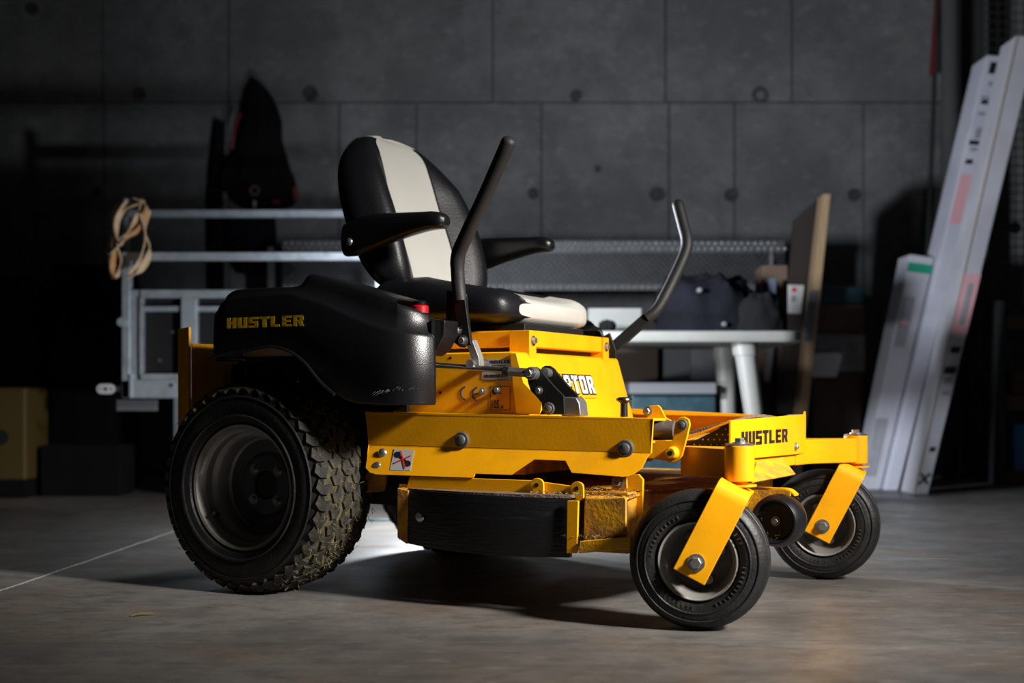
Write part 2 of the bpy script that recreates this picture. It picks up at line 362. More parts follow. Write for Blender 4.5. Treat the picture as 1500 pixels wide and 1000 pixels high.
# --- rear wheels
def rear_wheel(Y, outer, detail):
    s_ = outer
    prof = [(-.082,.146),(-.098,.156),(-.106,.175),(-.107,.196),(-.101,.220),(-.088,.237),(-.062,.2445),(-.03,.2465),(0,.247),(.03,.2465),(.062,.2445),(.088,.237),(.101,.220),(.107,.196),(.106,.175),(.098,.156),(.082,.146),(.05,.13),(-.05,.13)]
    t = B().lathe([(a_*1, r) for a_, r in prof], axis='Y', n=96, close=True).make('rear_wheel', 'grime', mo)
    t.data.materials.append(M['rubber'])
    for p in t.data.polygons:
        r = math.hypot(p.center.x, p.center.z)
        if r < .236: p.material_index = 1
    t.location = (0, Y, .25); t.rotation_euler = (0, .13, 0 if s_ < 0 else PI)
    # sidewall rings
    for r_, w_ in ((.168, .0015), (.212, .002)):
        yy = -.1075 if r_ < .2 else -.1045
        B().lathe([(yy+.001, r_-.003), (yy-w_, r_), (yy+.001, r_+.003)], axis='Y', n=72, close=True).make('sidewall_ring', 'rubber', t)
    rim = B().lathe([(-.088,.150),(-.094,.1465),(-.092,.141),(-.080,.139),(-.074,.134),(-.070,.130),(-.052,.128),(-.046,.121),(-.040,.117),(-.005,.115),(.000,.110),(.004,.080),(-.002,.074),(-.006,.070),(-.006,.035),(.01,.033),(.03,.03),(.03,.02),(.05,.02),(.05,.150),(.0,.1515)], axis='Y', n=72, close=True).make('rim', 'rim', t)
    rim.data.materials.append(M['rimdark'])
    for p in rim.data.polygons:
        if math.hypot(p.center.x, p.center.z) < .112 : p.material_index = 1
    for k in range(4):
        a_ = PI/4+k*PI/2+.1
        bolt(bolt_me, t, .051*math.cos(a_), -.005, .051*math.sin(a_), '-Y', 1.0, 'lug_bolt')
    B().cyl((0, .04, 0), (0, .0, 0), .03, 24).make('hub', 'interior', t)
    B().tube([(-.095, -.055, -.085), (-.09, -.075, -.082), (-.08, -.085, -.075)], .005, 8).make('valve_stem', 'rubber', t)
    rows = [(-.090, 40, .2335, .72, .034, .032), (-.054, 40, .2445, .1, .034, .031), (-.018, 40, .247, .0, .034, .029), (.018, 40, .247, 0, .034, .029), (.054, 40, .2445, -.1, .034, .031), (.090, 40, .2335, -.72, .034, .032)]
    def lug(wid, ln, hh, sw):
        l, w2 = ln/2, wid/2
        poly = [(-l*.9+sw, -w2), (l*.55+sw, -w2*1.0), (l+sw*.2, 0), (l*.6-sw, w2), (-l-sw, w2), (-l*.45, 0)]
        b2 = B(); top = [(x*.88, y*.9, hh) for x, y in poly]; bot = [(x, y, -.004) for x, y in poly]
        b2.loft([bot, top]); m_ = b2.mesh('tread_lug', 30); m_.materials.append(M['tread']); return m_
    joined = B()
    for ri, (y, n, r, tilt, ln, wd) in enumerate(rows):
        me = lug(wd*1.0, ln, .0055, .004*(1 if ri % 2 else -1))
        for k in range(n):
            a_ = 2*PI*(k+.5*(ri % 2))/n
            rot = Matrix.Rotation(a_, 4, 'Y') @ Matrix.Translation((0, y, r)) @ Matrix.Rotation(tilt, 4, 'X') @ Matrix.Rotation((.35 if ri in (1, 3, 5) else -.35)+random.uniform(-.05, .05), 4, 'Z')
            if detail:
                o = bpy.data.objects.new('tread_lug', me); C.objects.link(o); o.parent = t
                o.matrix_local = rot
            else:
                joined.add([rot @ v.co for v in me.vertices], [tuple(p.vertices) for p in me.polygons])
    if not detail: stuff(joined.make('tread_lugs', 'tread', t))
    if detail:   # grass clippings stuck in the tread
        gb = B()
        for i in range(420):
            yy = random.gauss(-.01, .05); yy = max(-.1, min(.1, yy)); a_ = random.choice([random.gauss(1.75, .28), random.uniform(0, 6.28), random.gauss(2.1, .2)])
            rr = (.252 if abs(yy) < .07 else .243)+random.uniform(-.003, .007)
            c_ = Vector((rr*math.sin(a_), yy, rr*math.cos(a_))); d_ = Vector((random.uniform(-1, 1), random.uniform(-1, 1), random.uniform(-1, 1))).normalized()*random.uniform(.003, .011)
            e_ = d_.orthogonal().normalized()*.0009
            gb.add([c_-d_-e_, c_-d_+e_, c_+d_+c_.normalized()*.003], [(0, 1, 2)])
        stuff(gb.make('grass_clippings', 'grass', t, smooth=0))
    return t
rear_wheel(-.425, -1, True)
rear_wheel(.455, 1, False)
B().cyl((0, -.36, .25), (0, .36, .25), .022).make('axle', 'interior', mo)

# --- casters
def caster(px_, py_, phi):
    d = Vector((math.cos(phi), math.sin(phi), 0)); n = Vector((-math.sin(phi), math.cos(phi), 0))
    piv = Vector((px_, py_, 0)); wc = piv-d*.078
    prof = [(-.036,.078),(-.046,.084),(-.051,.096),(-.050,.111),(-.042,.126),(-.032,.133),(-.024,.1365),(-.0225,.1355),(-.021,.1375),(-.009,.139),(-.0075,.1378),(-.006,.1392),(.006,.1392),(.0075,.1378),(.009,.139),(.021,.1375),(.0225,.1355),(.024,.1365),(.032,.133),(.042,.126),(.050,.111),(.051,.096),(.046,.084),(.036,.078),(.02,.07),(-.02,.07)]
    t = B().lathe(prof, axis='Y', n=80, close=True).make('caster_wheel', 'rubber', mo); t.location = (wc.x, wc.y, .139); t.rotation_euler = (0, 0, phi)
    B().lathe([(-.0505,.101),(-.0525,.103),(-.0505,.105)], axis='Y', n=64, close=True).make('sidewall_ring', 'rubber', t)
    B().lathe([(-.0470,.117),(-.0495,.119),(-.0455,.1205)], axis='Y', n=64, close=True).make('sidewall_ring', 'rubber', t)
    # raised sidewall marks without legible letters: a ring of small ribs
    rb = B()
    for k in range(60):
        if k % 15 in (0, 1, 2, 3): continue
        a_ = 2*PI*k/60; c_ = Vector((.092*math.cos(a_), -.0505, .092*math.sin(a_))); u = Vector((math.cos(a_), 0, math.sin(a_)))*.0035; v = Vector((-math.sin(a_), 0, math.cos(a_)))*.0012
        rb.obox(c_, u, v, (0, .0012, 0))
    stuff(rb.make('sidewall_ribs', 'grime', t, smooth=0))
    rim = B().lathe([(-.044,.079),(-.049,.0765),(-.046,.073),(-.036,.0715),(-.030,.067),(-.012,.065),(.004,.060),(.008,.046),(.006,.032),(-.005,.026),(-.045,.019),(-.048,.012),(-.02,.008),(.03,.008),(.03,.079)], axis='Y', n=64, close=True).make('rim', 'rim', t)
    rim.data.materials.append(M['rimdark'])
    for p in rim.data.polygons:
        if math.hypot(p.center.x, p.center.z) < .056: p.material_index = 1  # inner disc coloured darker to stand for shade in the recess
    for k in range(4):
        a_ = k*PI/2+.4; bolt(bolt_me, t, .045*math.cos(a_), -.0-.0, .045*math.sin(a_), '-Y', .7, 'rim_bolt')
    # fork: one bent strip over the tyre
    f = bpy.data.objects.new('caster_fork', None); C.objects.link(f)
    ax = Vector((-.078, 0, .139)); top = Vector((-.006, 0, .281)); u = (top-ax).normalized(); w2 = Vector((u.z, 0, -u.x)); L = (top-ax).length
    path = [(-.066, -.032), (-.066, L-.022), (-.063, L-.010), (-.054, L), (-.04, L+.003), (.04, L+.003), (.054, L), (.063, L-.010), (.066, L-.022), (.066, -.032)]
    b2 = B(); rings = []
    for i, (y, q) in enumerate(path):
        th = .0035
        a0 = path[max(i-1, 0)]; a1 = path[min(i+1, len(path)-1)]; tv = Vector((0, a1[0]-a0[0], a1[1]-a0[1])).normalized(); nv = Vector((0, -tv.z, tv.y))
        def P(yy, qq, ww): return Vector((0, yy, 0))+ax+u*qq+w2*ww
        c0 = (y-nv.y*th, q-nv.z*th); c1 = (y+nv.y*th, q+nv.z*th)
        rings.append([P(*c0, -.034), P(*c0, .034), P(*c1, .034), P(*c1, -.034)])
    b2.loft(rings)
    bpy.data.objects.remove(f)
    f = b2.make('caster_fork', 'yellow_dirty' if False else 'yellow', mo, bevel=.0015, seg=1); f.location = (piv.x, piv.y, 0); f.rotation_euler = (0, 0, phi)
    bolt(bolt_me, f, -.078, -.0695, .139, '-Y', 1.35, 'axle_bolt'); bolt(bolt_me, f, -.078, .0695, .139, '+Y', 1.35, 'axle_bolt')
    B().cyl((-.078, -.062, .139), (-.078, .062, .139), .008).make('axle', 'steel', f)
    B().cyl((0, 0, .281), (0, 0, .30), .017).make('pivot_stem', 'yellow', f)
    B().lathe([(.2835, .002), (.2835, .034), (.2875, .034), (.2875, .002)], axis='Z', n=32).make('pivot_washer', 'yellow', f, bevel=.001, seg=1)
    # hub on the arm
    h = B().lathe([(.294, .002), (.294, .0295), (.364, .0295), (.364, .002)], (piv.x, piv.y, 0), 'Z', 40).make('caster_hub', 'yellow', mo, bevel=.0015, seg=2)
    B().lathe([(.3645, .002), (.3645, .028), (.367, .029), (.3685, .024), (.3685, .002)], (piv.x, piv.y, 0), 'Z', 32).make('hub_washer', 'steel', h)
    q = bolt(bolt_me, h, piv.x, piv.y, .3685, '+Z', 1.15, 'hub_bolt')
caster(1.175, -.405, math.radians(15))
caster(1.193, .430, math.radians(13))

# --- side rails
def rail_poly():
    px = [(533,603),(957,613),(955,640),(948,670),(940,686),(930,694),(921,698),(912,698.5),(837,692.5),(828,675),(783,673),(750,695.5),(696,694),(693,700),(550,695),(541,692),(535,685),(537,672),(540,652)]
    return px
def rail(sgn):
    Y0 = -.37*1.0
    b2 = B()
    top = [PM(x, y, -.37) for x, y in [(535,603),(957,613),(954,664),(540,651)]]
    zt0, zf0, zf1, zt1 = top[0][1], top[3][1], top[2][1], top[1][1]; X0, X1 = top[0][0], top[1][0]
    # upright web, fold, outward sloping skirt with its cut-out
    b2.extr([(top[0][0], -.37, zt0), (top[1][0], -.37, zt1), (top[2][0], -.37, zf1), (top[3][0], -.37, zf0)], (0, .005, 0))
    low = [(540,651),(954,664)]+rail_poly()[3:18]
    pts = []
    for x, y in low:
        X, Z = PM(x, y, -.37); zf = zf0+(zf1-zf0)*(X-X0)/(X1-X0); dy = max(0, zf-Z)*.42
        X, Z = PM(x, y, -.37-dy); pts.append((X, -.37-dy, Z))
    b2.extr(pts, (0, .005, .0012))
    b2.extr([(X0, -.37, zt0), (X1, -.37, zt1), (X1, -.30, zt1), (X0, -.30, zt0)], (0, 0, -.005))
    if sgn > 0: b2.v = [(x, -y, z) for x, y, z in b2.v]
    return b2.make('side_rail', 'yellow', mo, bevel=.0012, seg=1)
r1 = rail(-1)
for px, py in ((677, 644), (917, 656.5)):
    X, Z = PM(px, py, -.37); bolt(dk_me, r1, X, -.3705, Z, '-Y', 1.0, 'washer_bolt')
for px, py in ((557.5, 664), (553.5, 683)):
    X, Z = PM(px, py, -.385); bolt(dome_me, r1, X, -.3765 if py < 670 else -.386, Z, '-Y', 1.0)
# warning sticker: crossed out wrench
sk = [PM(x, y, -.388) for x, y in [(577.5,656.5),(607,658.5),(602,689),(571,688)]]
def onskirt(x, y, off=0):
    X, Z = PM(x, y, -.385); dy = max(0, .347-Z)*.42+.0012+off; X, Z = PM(x, y, -.37-dy); return Vector((X, -.37-dy, Z))
st = B().extr([onskirt(*p) for p in [(578,657),(607,659),(601.5,689),(571,688)]], (0, -.0006, 0)).make('warning_sticker', 'silver_tag', r1, smooth=0)
def stroke(b2, x0, y0, x1, y1, w_, off=.0012):
    dx, dy = x1-x0, y1-y0; l = math.hypot(dx, dy); nx, ny = -dy/l*w_, dx/l*w_
    b2.extr([onskirt(x0-nx, y0-ny, off), onskirt(x1-nx, y1-ny, off), onskirt(x1+nx, y1+ny, off), onskirt(x0+nx, y0+ny, off)], (0, -.0003, 0))
wr = B(); stroke(wr, 583, 666, 600, 680, 1.7); 
for cx_, cy_ in ((582, 665.5), (597.5, 678.5)):
    ring = [(cx_+4.4*math.cos(t), cy_+4.4*math.sin(t)) for t in [k*PI/6 for k in range(12)]]
    wr.extr([onskirt(x, y, .0012) for x, y in ring], (0, -.0003, 0))
wr.make('wrench_symbol', 'ink', st, smooth=0)
cr = B(); stroke(cr, 577, 678, 602, 667, .9, .0018); stroke(cr, 587, 659.5, 593.5, 686, .9, .0018); cr.make('red_cross', 'redink', st, smooth=0)
r2 = rail(1)
# rail tab under the left end
B().prismY([PM(x, y, -.36) for x, y in [(534,690),(567,696),(564,718),(560,719.5),(527,722.5),(525.5,721)]], -.362, -.355).make('rail_tab', 'yellow_worn', mo, bevel=.0015, seg=1)
# frame crossmembers and floor pan between the rails
B().box(.25, .97, -.36, .36, .3635, .3685).make('floor_pan', 'yellow_worn', mo, bevel=.001, seg=1)
for x in (.28, .62): B().box(x, x+.05, -.36, .36, .29, .36).make('crossmember', 'yellow_worn', mo, bevel=.003)

# --- cutting deck
dkp = [(.36,-.395),(.36,.44),(.50,.52),(.82,.52),(.90,.44),(.92,.30),(.985,.22),(1.0,0),(.985,-.18),(.94,-.30),(.93,-.395)]
deck = B().prismZ(dkp, .25, .262).make('mower_deck', 'yellow_worn', mo, bevel=.003)
B().loft([[(x, y, .262) for x, y in dkp], [(x, y, .135) for x, y in dkp], [(x*.995+.003, y*.985, .135) for x, y in dkp], [(x*.995+.003, y*.985, .25) for x, y in dkp]], True, False).make('deck_skirt', 'yellow_worn', deck, smooth=0)
B().prismY([PM(x, y, -.395) for x, y in [(600,698),(603,697),(779,703.5),(840,712),(838,725),(779,722),(595,718)]], -.396, -.389).make('deck_upright', 'yellow', deck, bevel=.001, seg=1)
for (px, py) in ((787.5, 711), (846, 716)):
    c_ = [PM(px+9.5*math.cos(t), py-3+9.5*math.sin(t)*.85, -.40) for t in [PI+k*PI/8 for k in range(9)]]
    e_ = [PM(px+10, py+17, -.40), PM(px+1, py+17, -.40), PM(px-6, py+8, -.40)]
    hb = B().prismY(c_+e_, -.404, -.398).make('hinge_bracket', 'yellow', deck, bevel=.001, seg=1)
    X, Z = PM(px, py-1, -.40); B().cyl((X, -.4048, Z), (X, -.398, Z), .0048, 14).make('bracket_hole', 'ink', hb)
# curved black discharge flap
fl_b = B(); rings = []
fx0, fx1 = PM(597, 720, -.41)[0], PM(834, 733, -.43)[0]
for i in range(25):
    t = i/24; X = fx0+(fx1-fx0)*t; bul = .05*math.sin(PI*min(1, t*1.02))**.8
    Y = -.412-.018*t-bul*.55
    zt = .252-.006*t; zb = .130-.006*t-.006*math.sin(PI*t)
    rings.append([(X, Y, zb), (X, Y-.003, zb+.02), (X, Y-.004, zt-.02), (X, Y, zt), (X, Y+.012, zt+.002), (X, Y+.012, zb)])
fl_b.loft(rings)
flap = fl_b.make('discharge_flap', 'flap', deck)
tb = B()
tp = []
for i in range(25):
    t = i/24; X = fx0+(fx1-fx0)*t; tp.append((X, -.412-.018*t-.0275*math.sin(PI*t)**.8+.004))
tb.prismZ(tp+[(fx1, -.39), (fx0, -.39)], .248, .254); tb.make('flap_top', 'mat', deck, smooth=0)
X, Z = PM(617, 757, -.425); bolt(dome_me, flap, X, -.4295, Z, '-Y', 1.0, 'bolt')
B().prismY([PM(x, y, -.415) for x, y in [(583.5,714),(600,718),(597,796.5),(583.5,787)]], -.42, -.39).make('flap_side_plate', 'yellow_worn', deck, bevel=.002)
# right end plates of the deck
B().prismY([PM(x, y, -.44) for x, y in [(832,733),(848,733),(846,810),(831,810)]], -.444, -.437).make('chute_edge', 'yellow', deck, bevel=.001, seg=1)
B().prismY([PM(x, y, -.41) for x, y in [(846,733),(860,733),(858,800),(844,800)]], -.414, -.407).make('chute_gap_shade', 'interior', deck, smooth=0)  # dark strip painted for the shadowed gap between edge and plate
B().prismY([PM(x, y, -.43) for x, y in [(860,731),(916,728),(918,731),(918,792),(915,794),(857,794),(856,791),(857,734)]], -.434, -.427).make('chute_plate', 'yellow_worn', deck, bevel=.002)
B().prismY([PM(x, y, -.44) for x, y in [(851,792),(926,785),(926,803),(849,810)]], -.447, -.437).make('chute_lip', 'yellow_dirty', deck, bevel=.002)
B().extr([(PM(857,733,-.43)[0], -.43, .249), (PM(917,730,-.43)[0], -.43, .253), (.94, -.30, .262), (.80, -.30, .262)], (0, 0, -.004)).make('chute_top', 'yellow_worn', deck, smooth=0)
dirt = B()
for i in range(700):
    t = random.random(); X = .72+.24*t; Y = random.uniform(-.43, -.33); 
    if i % 3 == 0: X = random.uniform(.8, .95); Y = -.4365-random.random()*.006; Z = PM(890, 789, -.44)[1]+random.uniform(0, .006)*random.random()
    else: Z = .263+random.random()*.002 if Y > -.39 else .2545+random.random()*.004
    r_ = random.uniform(.0008, .003); a_ = Vector((random.uniform(-1,1), random.uniform(-1,1), random.uniform(-.3,.3)))*r_*2
    dirt.add([Vector((X,Y,Z))-a_, Vector((X,Y,Z))+a_, Vector((X,Y,Z))+Vector((a_.y*.5,-a_.x*.5,r_))], [(0,1,2)])
stuff(dirt.make('grass_debris', 'grass', deck, smooth=0))
# hanger plate and bolt plate beside the front of the rail
B().prismY([PM(x, y, -.355) for x, y in [(918,696),(936,694),(942.5,702),(941,751),(925,778),(919,778)]], -.358, -.35).make('deck_hanger', 'yellow', mo, bevel=.001, seg=1)
hp = B().prismY([PM(x, y, -.375) for x, y in [(897,700),(918,699),(919,715),(914,719),(896,717)]], -.377, -.37).make('hanger_plate', 'yellow_worn', mo, bevel=.0015)
X, Z = PM(905.5, 706, -.377); bolt(bolt_me, hp, X, -.3772, Z, '-Y', .95)
B().box(1.0, 1.02, -.30, .30, .20, .262).make('deck_front_bar', 'yellow_worn', mo, bevel=.004)

# --- caster arms and front foot platform
for s_ in (-1, 1):
    py_ = -.405 if s_ < 0 else .430; pX = 1.175 if s_ < 0 else 1.193
    poly = [(1.015, s_*.18), (1.015, s_*.315), (pX-.045, py_-s_*.02), (pX-.004, py_-s_*.012), (pX+.012, py_-s_*.03), (1.125, s_*.27), (1.115, s_*.18)]
    B().prismZ(poly, .297, .3575).make('caster_arm', 'yellow', mo, bevel=.003)
B().box(1.045, 1.112, -.24, .24, .298, .357).make('front_beam', 'yellow', mo, bevel=.003)
YL, YR = PX(1060, 615, 1.105)[0], PX(1171, 605, 1.105)[0]
zt0, zt1 = PX(1060, 615.5, 1.105)[1], PX(1169, 609, 1.105)[1]
fz0 = PX(1060, 674, 1.105)[1]; zb = PX(1168, 664, 1.105)[1]
fp = B().prismX([(YL, fz0), (YR-.008, zb), (YR, zb+.01), (YR+.002, zt1+.0), (YR-.002, zt1+.012), (YR-.012, zt1+.004), (YL, zt0)], 1.116, 1.121).make('foot_platform', 'yellow', mo, bevel=.0012, seg=1)
word('HUSTLER', 'lettering', 'ink', fp, (1.121, PX(1086,653,1.121)[0], PX(1086,652.5,1.121)[1]-.001), (0, 1, 0), (0, 0, 1), PX(1153,640,1.121)[0]-PX(1086,640,1.121)[0], .0305, gap=.9)
bolt(bolt_me, fp, 1.121, PX(1165,654,1.121)[0], PX(1165,654,1.121)[1], '+X', .8)
# sloping foot rest with grip mat, its edges, and a dark plate painted as its shaded side opening
for yy, nm in ((YL, 'platform_side'), (YR-.006, 'platform_side')):
    B().extr([(1.117, yy, zt0), (1.117, yy, zt0-.0045), (.985, yy, .356), (.985, yy, .361)], (0, .006, 0)).make(nm, 'yellow', mo, smooth=0)
ps = B().extr([(1.116, YL+.02, zt0-.004), (1.116, YL+.02, .352), (1.0, YL+.02, .352)], (0, .004, 0)).make('side_opening_shade', 'ink', mo, smooth=0)
pf = B()
for ix in range(9):
    for iz in range(5):
        x = 1.108-ix*.0125-(iz % 2)*.006; z = .36+iz*.011
        if z < zt0-.008-(1.116-x)*.5: pf.lathe([(YL+.0195, .0018), (YL+.0188, .0016)], (x, 0, z), 'Y', 8)
stuff(pf.make('hole_light_dots', 'silver_tag', ps, smooth=0))  # pale discs painted for light coming through the plate's holes
b2 = B(); n1 = 14; rr = []
for i in range(n1+1):
    t = i/n1; Y = YL+.012+(YR-YL-.02)*t; up = .012*math.sin(PI*min(1, t*1.3+.02)) if t < .77 else .010
    rr.append([(1.114, Y, zt0-.002+up), (1.02, Y, .385+up), (1.02, Y, .379+up), (1.114, Y, zt0-.008+up)])
b2.loft(rr).make('foot_mat', 'mat', mo, smooth=60)
B().extr([(1.124,)+PX(1108,675,1.124), (1.124,)+PX(1146,669,1.124), (1.185,)+PX(1166,694,1.185), (1.185,)+PX(1102,706,1.185)], (-.003, 0, -.003)).make('deflector_plate', 'yellow_dirty', mo, bevel=.0012, seg=1)
# pin bracket beside the right arm
pb = B().prismY([PM(x, y, -.34) for x, y in [(940,644),(986,645),(988,630),(990,617),(996,611),(1003,610),(1010,614),(1011.5,622),(1007,641),(1000,667),(993,676),(984,678),(977,675),(940,669)]], -.344, -.337).make('pin_bracket', 'yellow', mo, bevel=.0015, seg=1)
X, Z = PM(999.5, 622, -.344); bolt(dk_me, pb, X, -.3442, Z, '-Y', .62, 'washer_bolt')
X, Z = PM(986, 663, -.345); boss = B().lathe([(-.344, .0138), (-.358, .0125), (-.361, .010), (-.361, .0052), (-.35, .005)], (X, 0, Z), 'Y', 24, False).make('pin_boss', 'yellow', pb)
B().cyl((X, -.3615, Z), (X, -.35, Z), .0055, 16).make('boss_hole', 'ink', boss)
X0, Z0 = PM(950, 630, -.31); X1, Z1 = PM(990, 630, -.31)
B().cyl((X0-.02, -.31, Z0), (X1, -.31, Z1), .0205, 28).make('grey_cylinder', 'greymetal', mo)
B().prismY([PM(x, y, -.30) for x, y in [(948,613),(951,594),(964,593),(968,597),(975,611),(984,616),(948,616)]], -.302, -.296).make('latch_tab', 'yellow', mo, bevel=.001, seg=1)
X, Z = PM(949.5, 602, -.30); bolt(bolt_me, mo, X, -.303, Z, '-Y', .8)
# height adjusting knob
X, Z = PM(914, 607, -.30); kb = B().lathe([(Z-.005, .0085), (Z+.024, .0078), (Z+.028, .012), (Z+.031, .0175), (Z+.035, .0165), (Z+.0375, .010), (Z+.038, .001)], (X, -.30, 0), 'Z', 28).make('height_knob', 'blackpl', mo)

# --- seat box
SX = .60
sb_ = B().prismY([(.10, .372), (.655, .372), (.60, .560), (.594, .564), (.10, .564)], -.288, .288).make('seat_box', 'yellow', mo, bevel=.004)
def onside(px, py): X, Z = PM(px, py, -.288); return Vector((X, -.2885, Z))
# flange at the front edge of the side and bulge beside the crank
B().prismY([PM(x, y, -.292) for x, y in [(748,517),(757,517),(768,560),(779,572),(792,582),(795,592),(792,607),(757,606),(752,560)]], -.296, -.289).make('side_flange', 'yellow', sb_, bevel=.001, seg=1)
# serial plates and decals on the side
tg = B().extr([onside(707,525), onside(749,527), onside(749,559), onside(706,555)], (0, -.0006, 0)).make('serial_plate', 'silver_tag', sb_, smooth=0)
o_ = onside(717.5, 532.5); word('HUSTLER', 'lettering', 'ink', tg, (o_.x, -.2892, o_.z), (1, 0, 0), (0, 0, 1), PM(747,530,-.288)[0]-o_.x, .0075, gap=.5, off=.0004)
o_ = onside(709, 533); b2 = B(); cx_, cz_ = o_.x+.007, o_.z+.003
for k in range(16):
    a0, a1 = 2*PI*k/16, 2*PI*(k+1)/16
    b2.extr([(cx_+math.cos(a0)*.0065, -.2892, cz_+math.sin(a0)*.0062), (cx_+math.cos(a1)*.0065, -.2892, cz_+math.sin(a1)*.0062), (cx_+math.cos(a1)*.005, -.2892, cz_+math.sin(a1)*.0048), (cx_+math.cos(a0)*.005, -.2892, cz_+math.sin(a0)*.0048)], (0, -.0004, 0))
for q in ((-.003, -.0015), (.0015, .003)): b2.box(cx_+q[0], cx_+q[1], -.2896, -.2892, cz_-.003, cz_+.003)
b2.box(cx_-.002, cx_+.002, -.2896, -.2892, cz_-.0008, cz_+.0008); b2.make('round_emblem', 'ink', tg, smooth=0)
b2 = B(); x = PM(710, 551, -.288)[0]; xe = PM(743, 551, -.288)[0]; zc = onside(726, 551).z
while x < xe:
    w_ = random.choice([.0007, .0012, .0018]); b2.box(x, x+w_, -.2896, -.2892, zc-.003, zc+.004); x += w_+random.choice([.0008, .0014])
stuff(b2.make('barcode', 'ink', tg, smooth=0))
for (x0, x1, y_) in ((711, 744, 556.2), (721, 741, 535.5), (712, 722, 537.5)):
    a_ = onside(x0, y_); c_ = onside(x1, y_); b3 = B(); x = a_.x
    while x < c_.x: b3.box(x, x+.003, -.2896, -.2892, a_.z-.0009, a_.z+.0009); x += .0042
    stuff(b3.make('fine_print', 'ink', tg, smooth=0))
o_ = onside(672, 586); 
def arc(b2, cx, cz, r0, r1, a0, a1, n, y=-.2886):
    for k in range(n):
        t0 = a0+(a1-a0)*k/n; t1 = a0+(a1-a0)*(k+1)/n
        b2.extr([(cx+r0*math.cos(t0), y, cz+r0*math.sin(t0)), (cx+r0*math.cos(t1), y, cz+r0*math.sin(t1)), (cx+r1*math.cos(t1), y, cz+r1*math.sin(t1)), (cx+r1*math.cos(t0), y, cz+r1*math.sin(t0))], (0, -.0006, 0))
ce = B()
c1 = onside(683.5, 576); arc(ce, c1.x, c1.z, .0135, .0175, 1.75, 4.55, 12)
c2 = onside(701, 577); arc(ce, c2.x, c2.z, .0135, .0175, 1.75, 4.55, 12); ce.box(c2.x-.014, c2.x-.002, -.2892, -.2886, c2.z-.002, c2.z+.002)
ce.make('ce_mark', 'bluegrey_ink', sb_, smooth=0)
fr = B(); P = [onside(718.5, 566), onside(747.5, 569), onside(747.5, 601), onside(718.5, 600)]
fr2 = [(P[0].x, P[0].z), (P[1].x, P[0].z), (P[1].x, P[3].z), (P[0].x, P[3].z)]
for i in range(4):
    (xa, za), (xb, zb_) = fr2[i], fr2[(i+1) % 4]; fr.box(min(xa, xb)-.0006, max(xa, xb)+.0006, -.2892, -.2886, min(za, zb_)-.0006, max(za, zb_)+.0006)
frm = fr.make('noise_label_frame', 'ink', sb_, smooth=0)
fontword('105', 'noise_label_number', 'ink', frm, (P[0].x+.004, -.2886, P[3].z+.003), (1, 0, 0), (0, 0, 1), .0195, .0195, .022)
fontword('dB', 'noise_label_unit', 'ink', frm, (P[0].x+.0265, -.2886, P[3].z+.003), (1, 0, 0), (0, 0, 1), .007, .008, .01)
sp = B(); arc(sp, P[0].x+.012, P[0].z-.011, .0, .0075, .0, 6.283, 10, -.2887); sp.box(P[0].x+.02, P[0].x+.03, -.2893, -.2887, P[0].z-.017, P[0].z-.0155); sp.make('noise_label_symbol', 'ink', frm, smooth=0)
for px, py in ((709, 573), (731, 571)):
    q = onside(px, py); B().cyl((q.x, -.289, q.z), (q.x, -.297, q.z), .0052, 12).make('stud', 'steel', sb_); bolt(bolt_me, sb_, q.x, -.296, q.z, '-Y', .6)
for px, py in ((660, 524), (645, 575)):
    q = onside(px, py); B().cyl((q.x, -.2888, q.z), (q.x, -.287, q.z), .0035, 12).make('small_hole', 'ink', sb_)
# front face lettering; the front face leans
fU = Vector((0, 1, 0)); fV = Vector((-.055, 0, .188)).normalized(); fN = fU.cross(fV)
def onfront(px, py):
    X = .62
    for _ in range(6):
        Y, Z = PX(px, py, X); X = .655-(Z-.372)*.055/.188
    return Vector((X, Y, Z))
a_ = onfront(807, 576); c_ = onfront(872, 576)
word('RAPTOR', 'lettering_outline', 'ink', sb_, a_, fU, fV, (c_-a_).length, .046, gap=1.3, grow=.5, off=.0006)
word('RAPTOR', 'lettering', 'white_tag', sb_, a_, fU, fV, (c_-a_).length, .046, gap=1.3, off=.0014)
a_ = onfront(846, 584.5); fontword('-UP', 'small_lettering', 'ink', sb_, a_, fU, fV, .0075, .026, .01)
c_ = onfront(857, 583); e_ = onfront(873, 583); b2 = B(); b2.obox((c_+e_)/2+fN*.0008, (e_-c_)/2, fV*.0006, fN*.0003); b2.make('underline', 'ink', sb_, smooth=0)
# upper pan under the seat
pan = B().prismY([(.12, .577), (.598, .577), (.598, .617), (.12, .617)], -.21, .205).make('seat_pan', 'yellow', mo, bevel=.004)
for px0, Yc in ((0, -.212), (1, .192)):
    br = B(); Yw = .03
    br.box(.599, .603, Yc-.004, Yc+Yw, .552, .616); br.box(.55, .603, Yc-.005, Yc-.001, .552, .616)
    bb = br.make('pan_bracket', 'yellow', mo, bevel=.001, seg=1); bolt(bolt_me, bb, .603, Yc+.013, .592, '+X', .95)
B().box(.15, .56, -.16, .16, .617, .636).make('seat_slide', 'blackmetal', mo, bevel=.003)
B().box(.14, .57, -.19, .18, .560, .5775).make('pan_spacer', 'interior', mo, smooth=0)

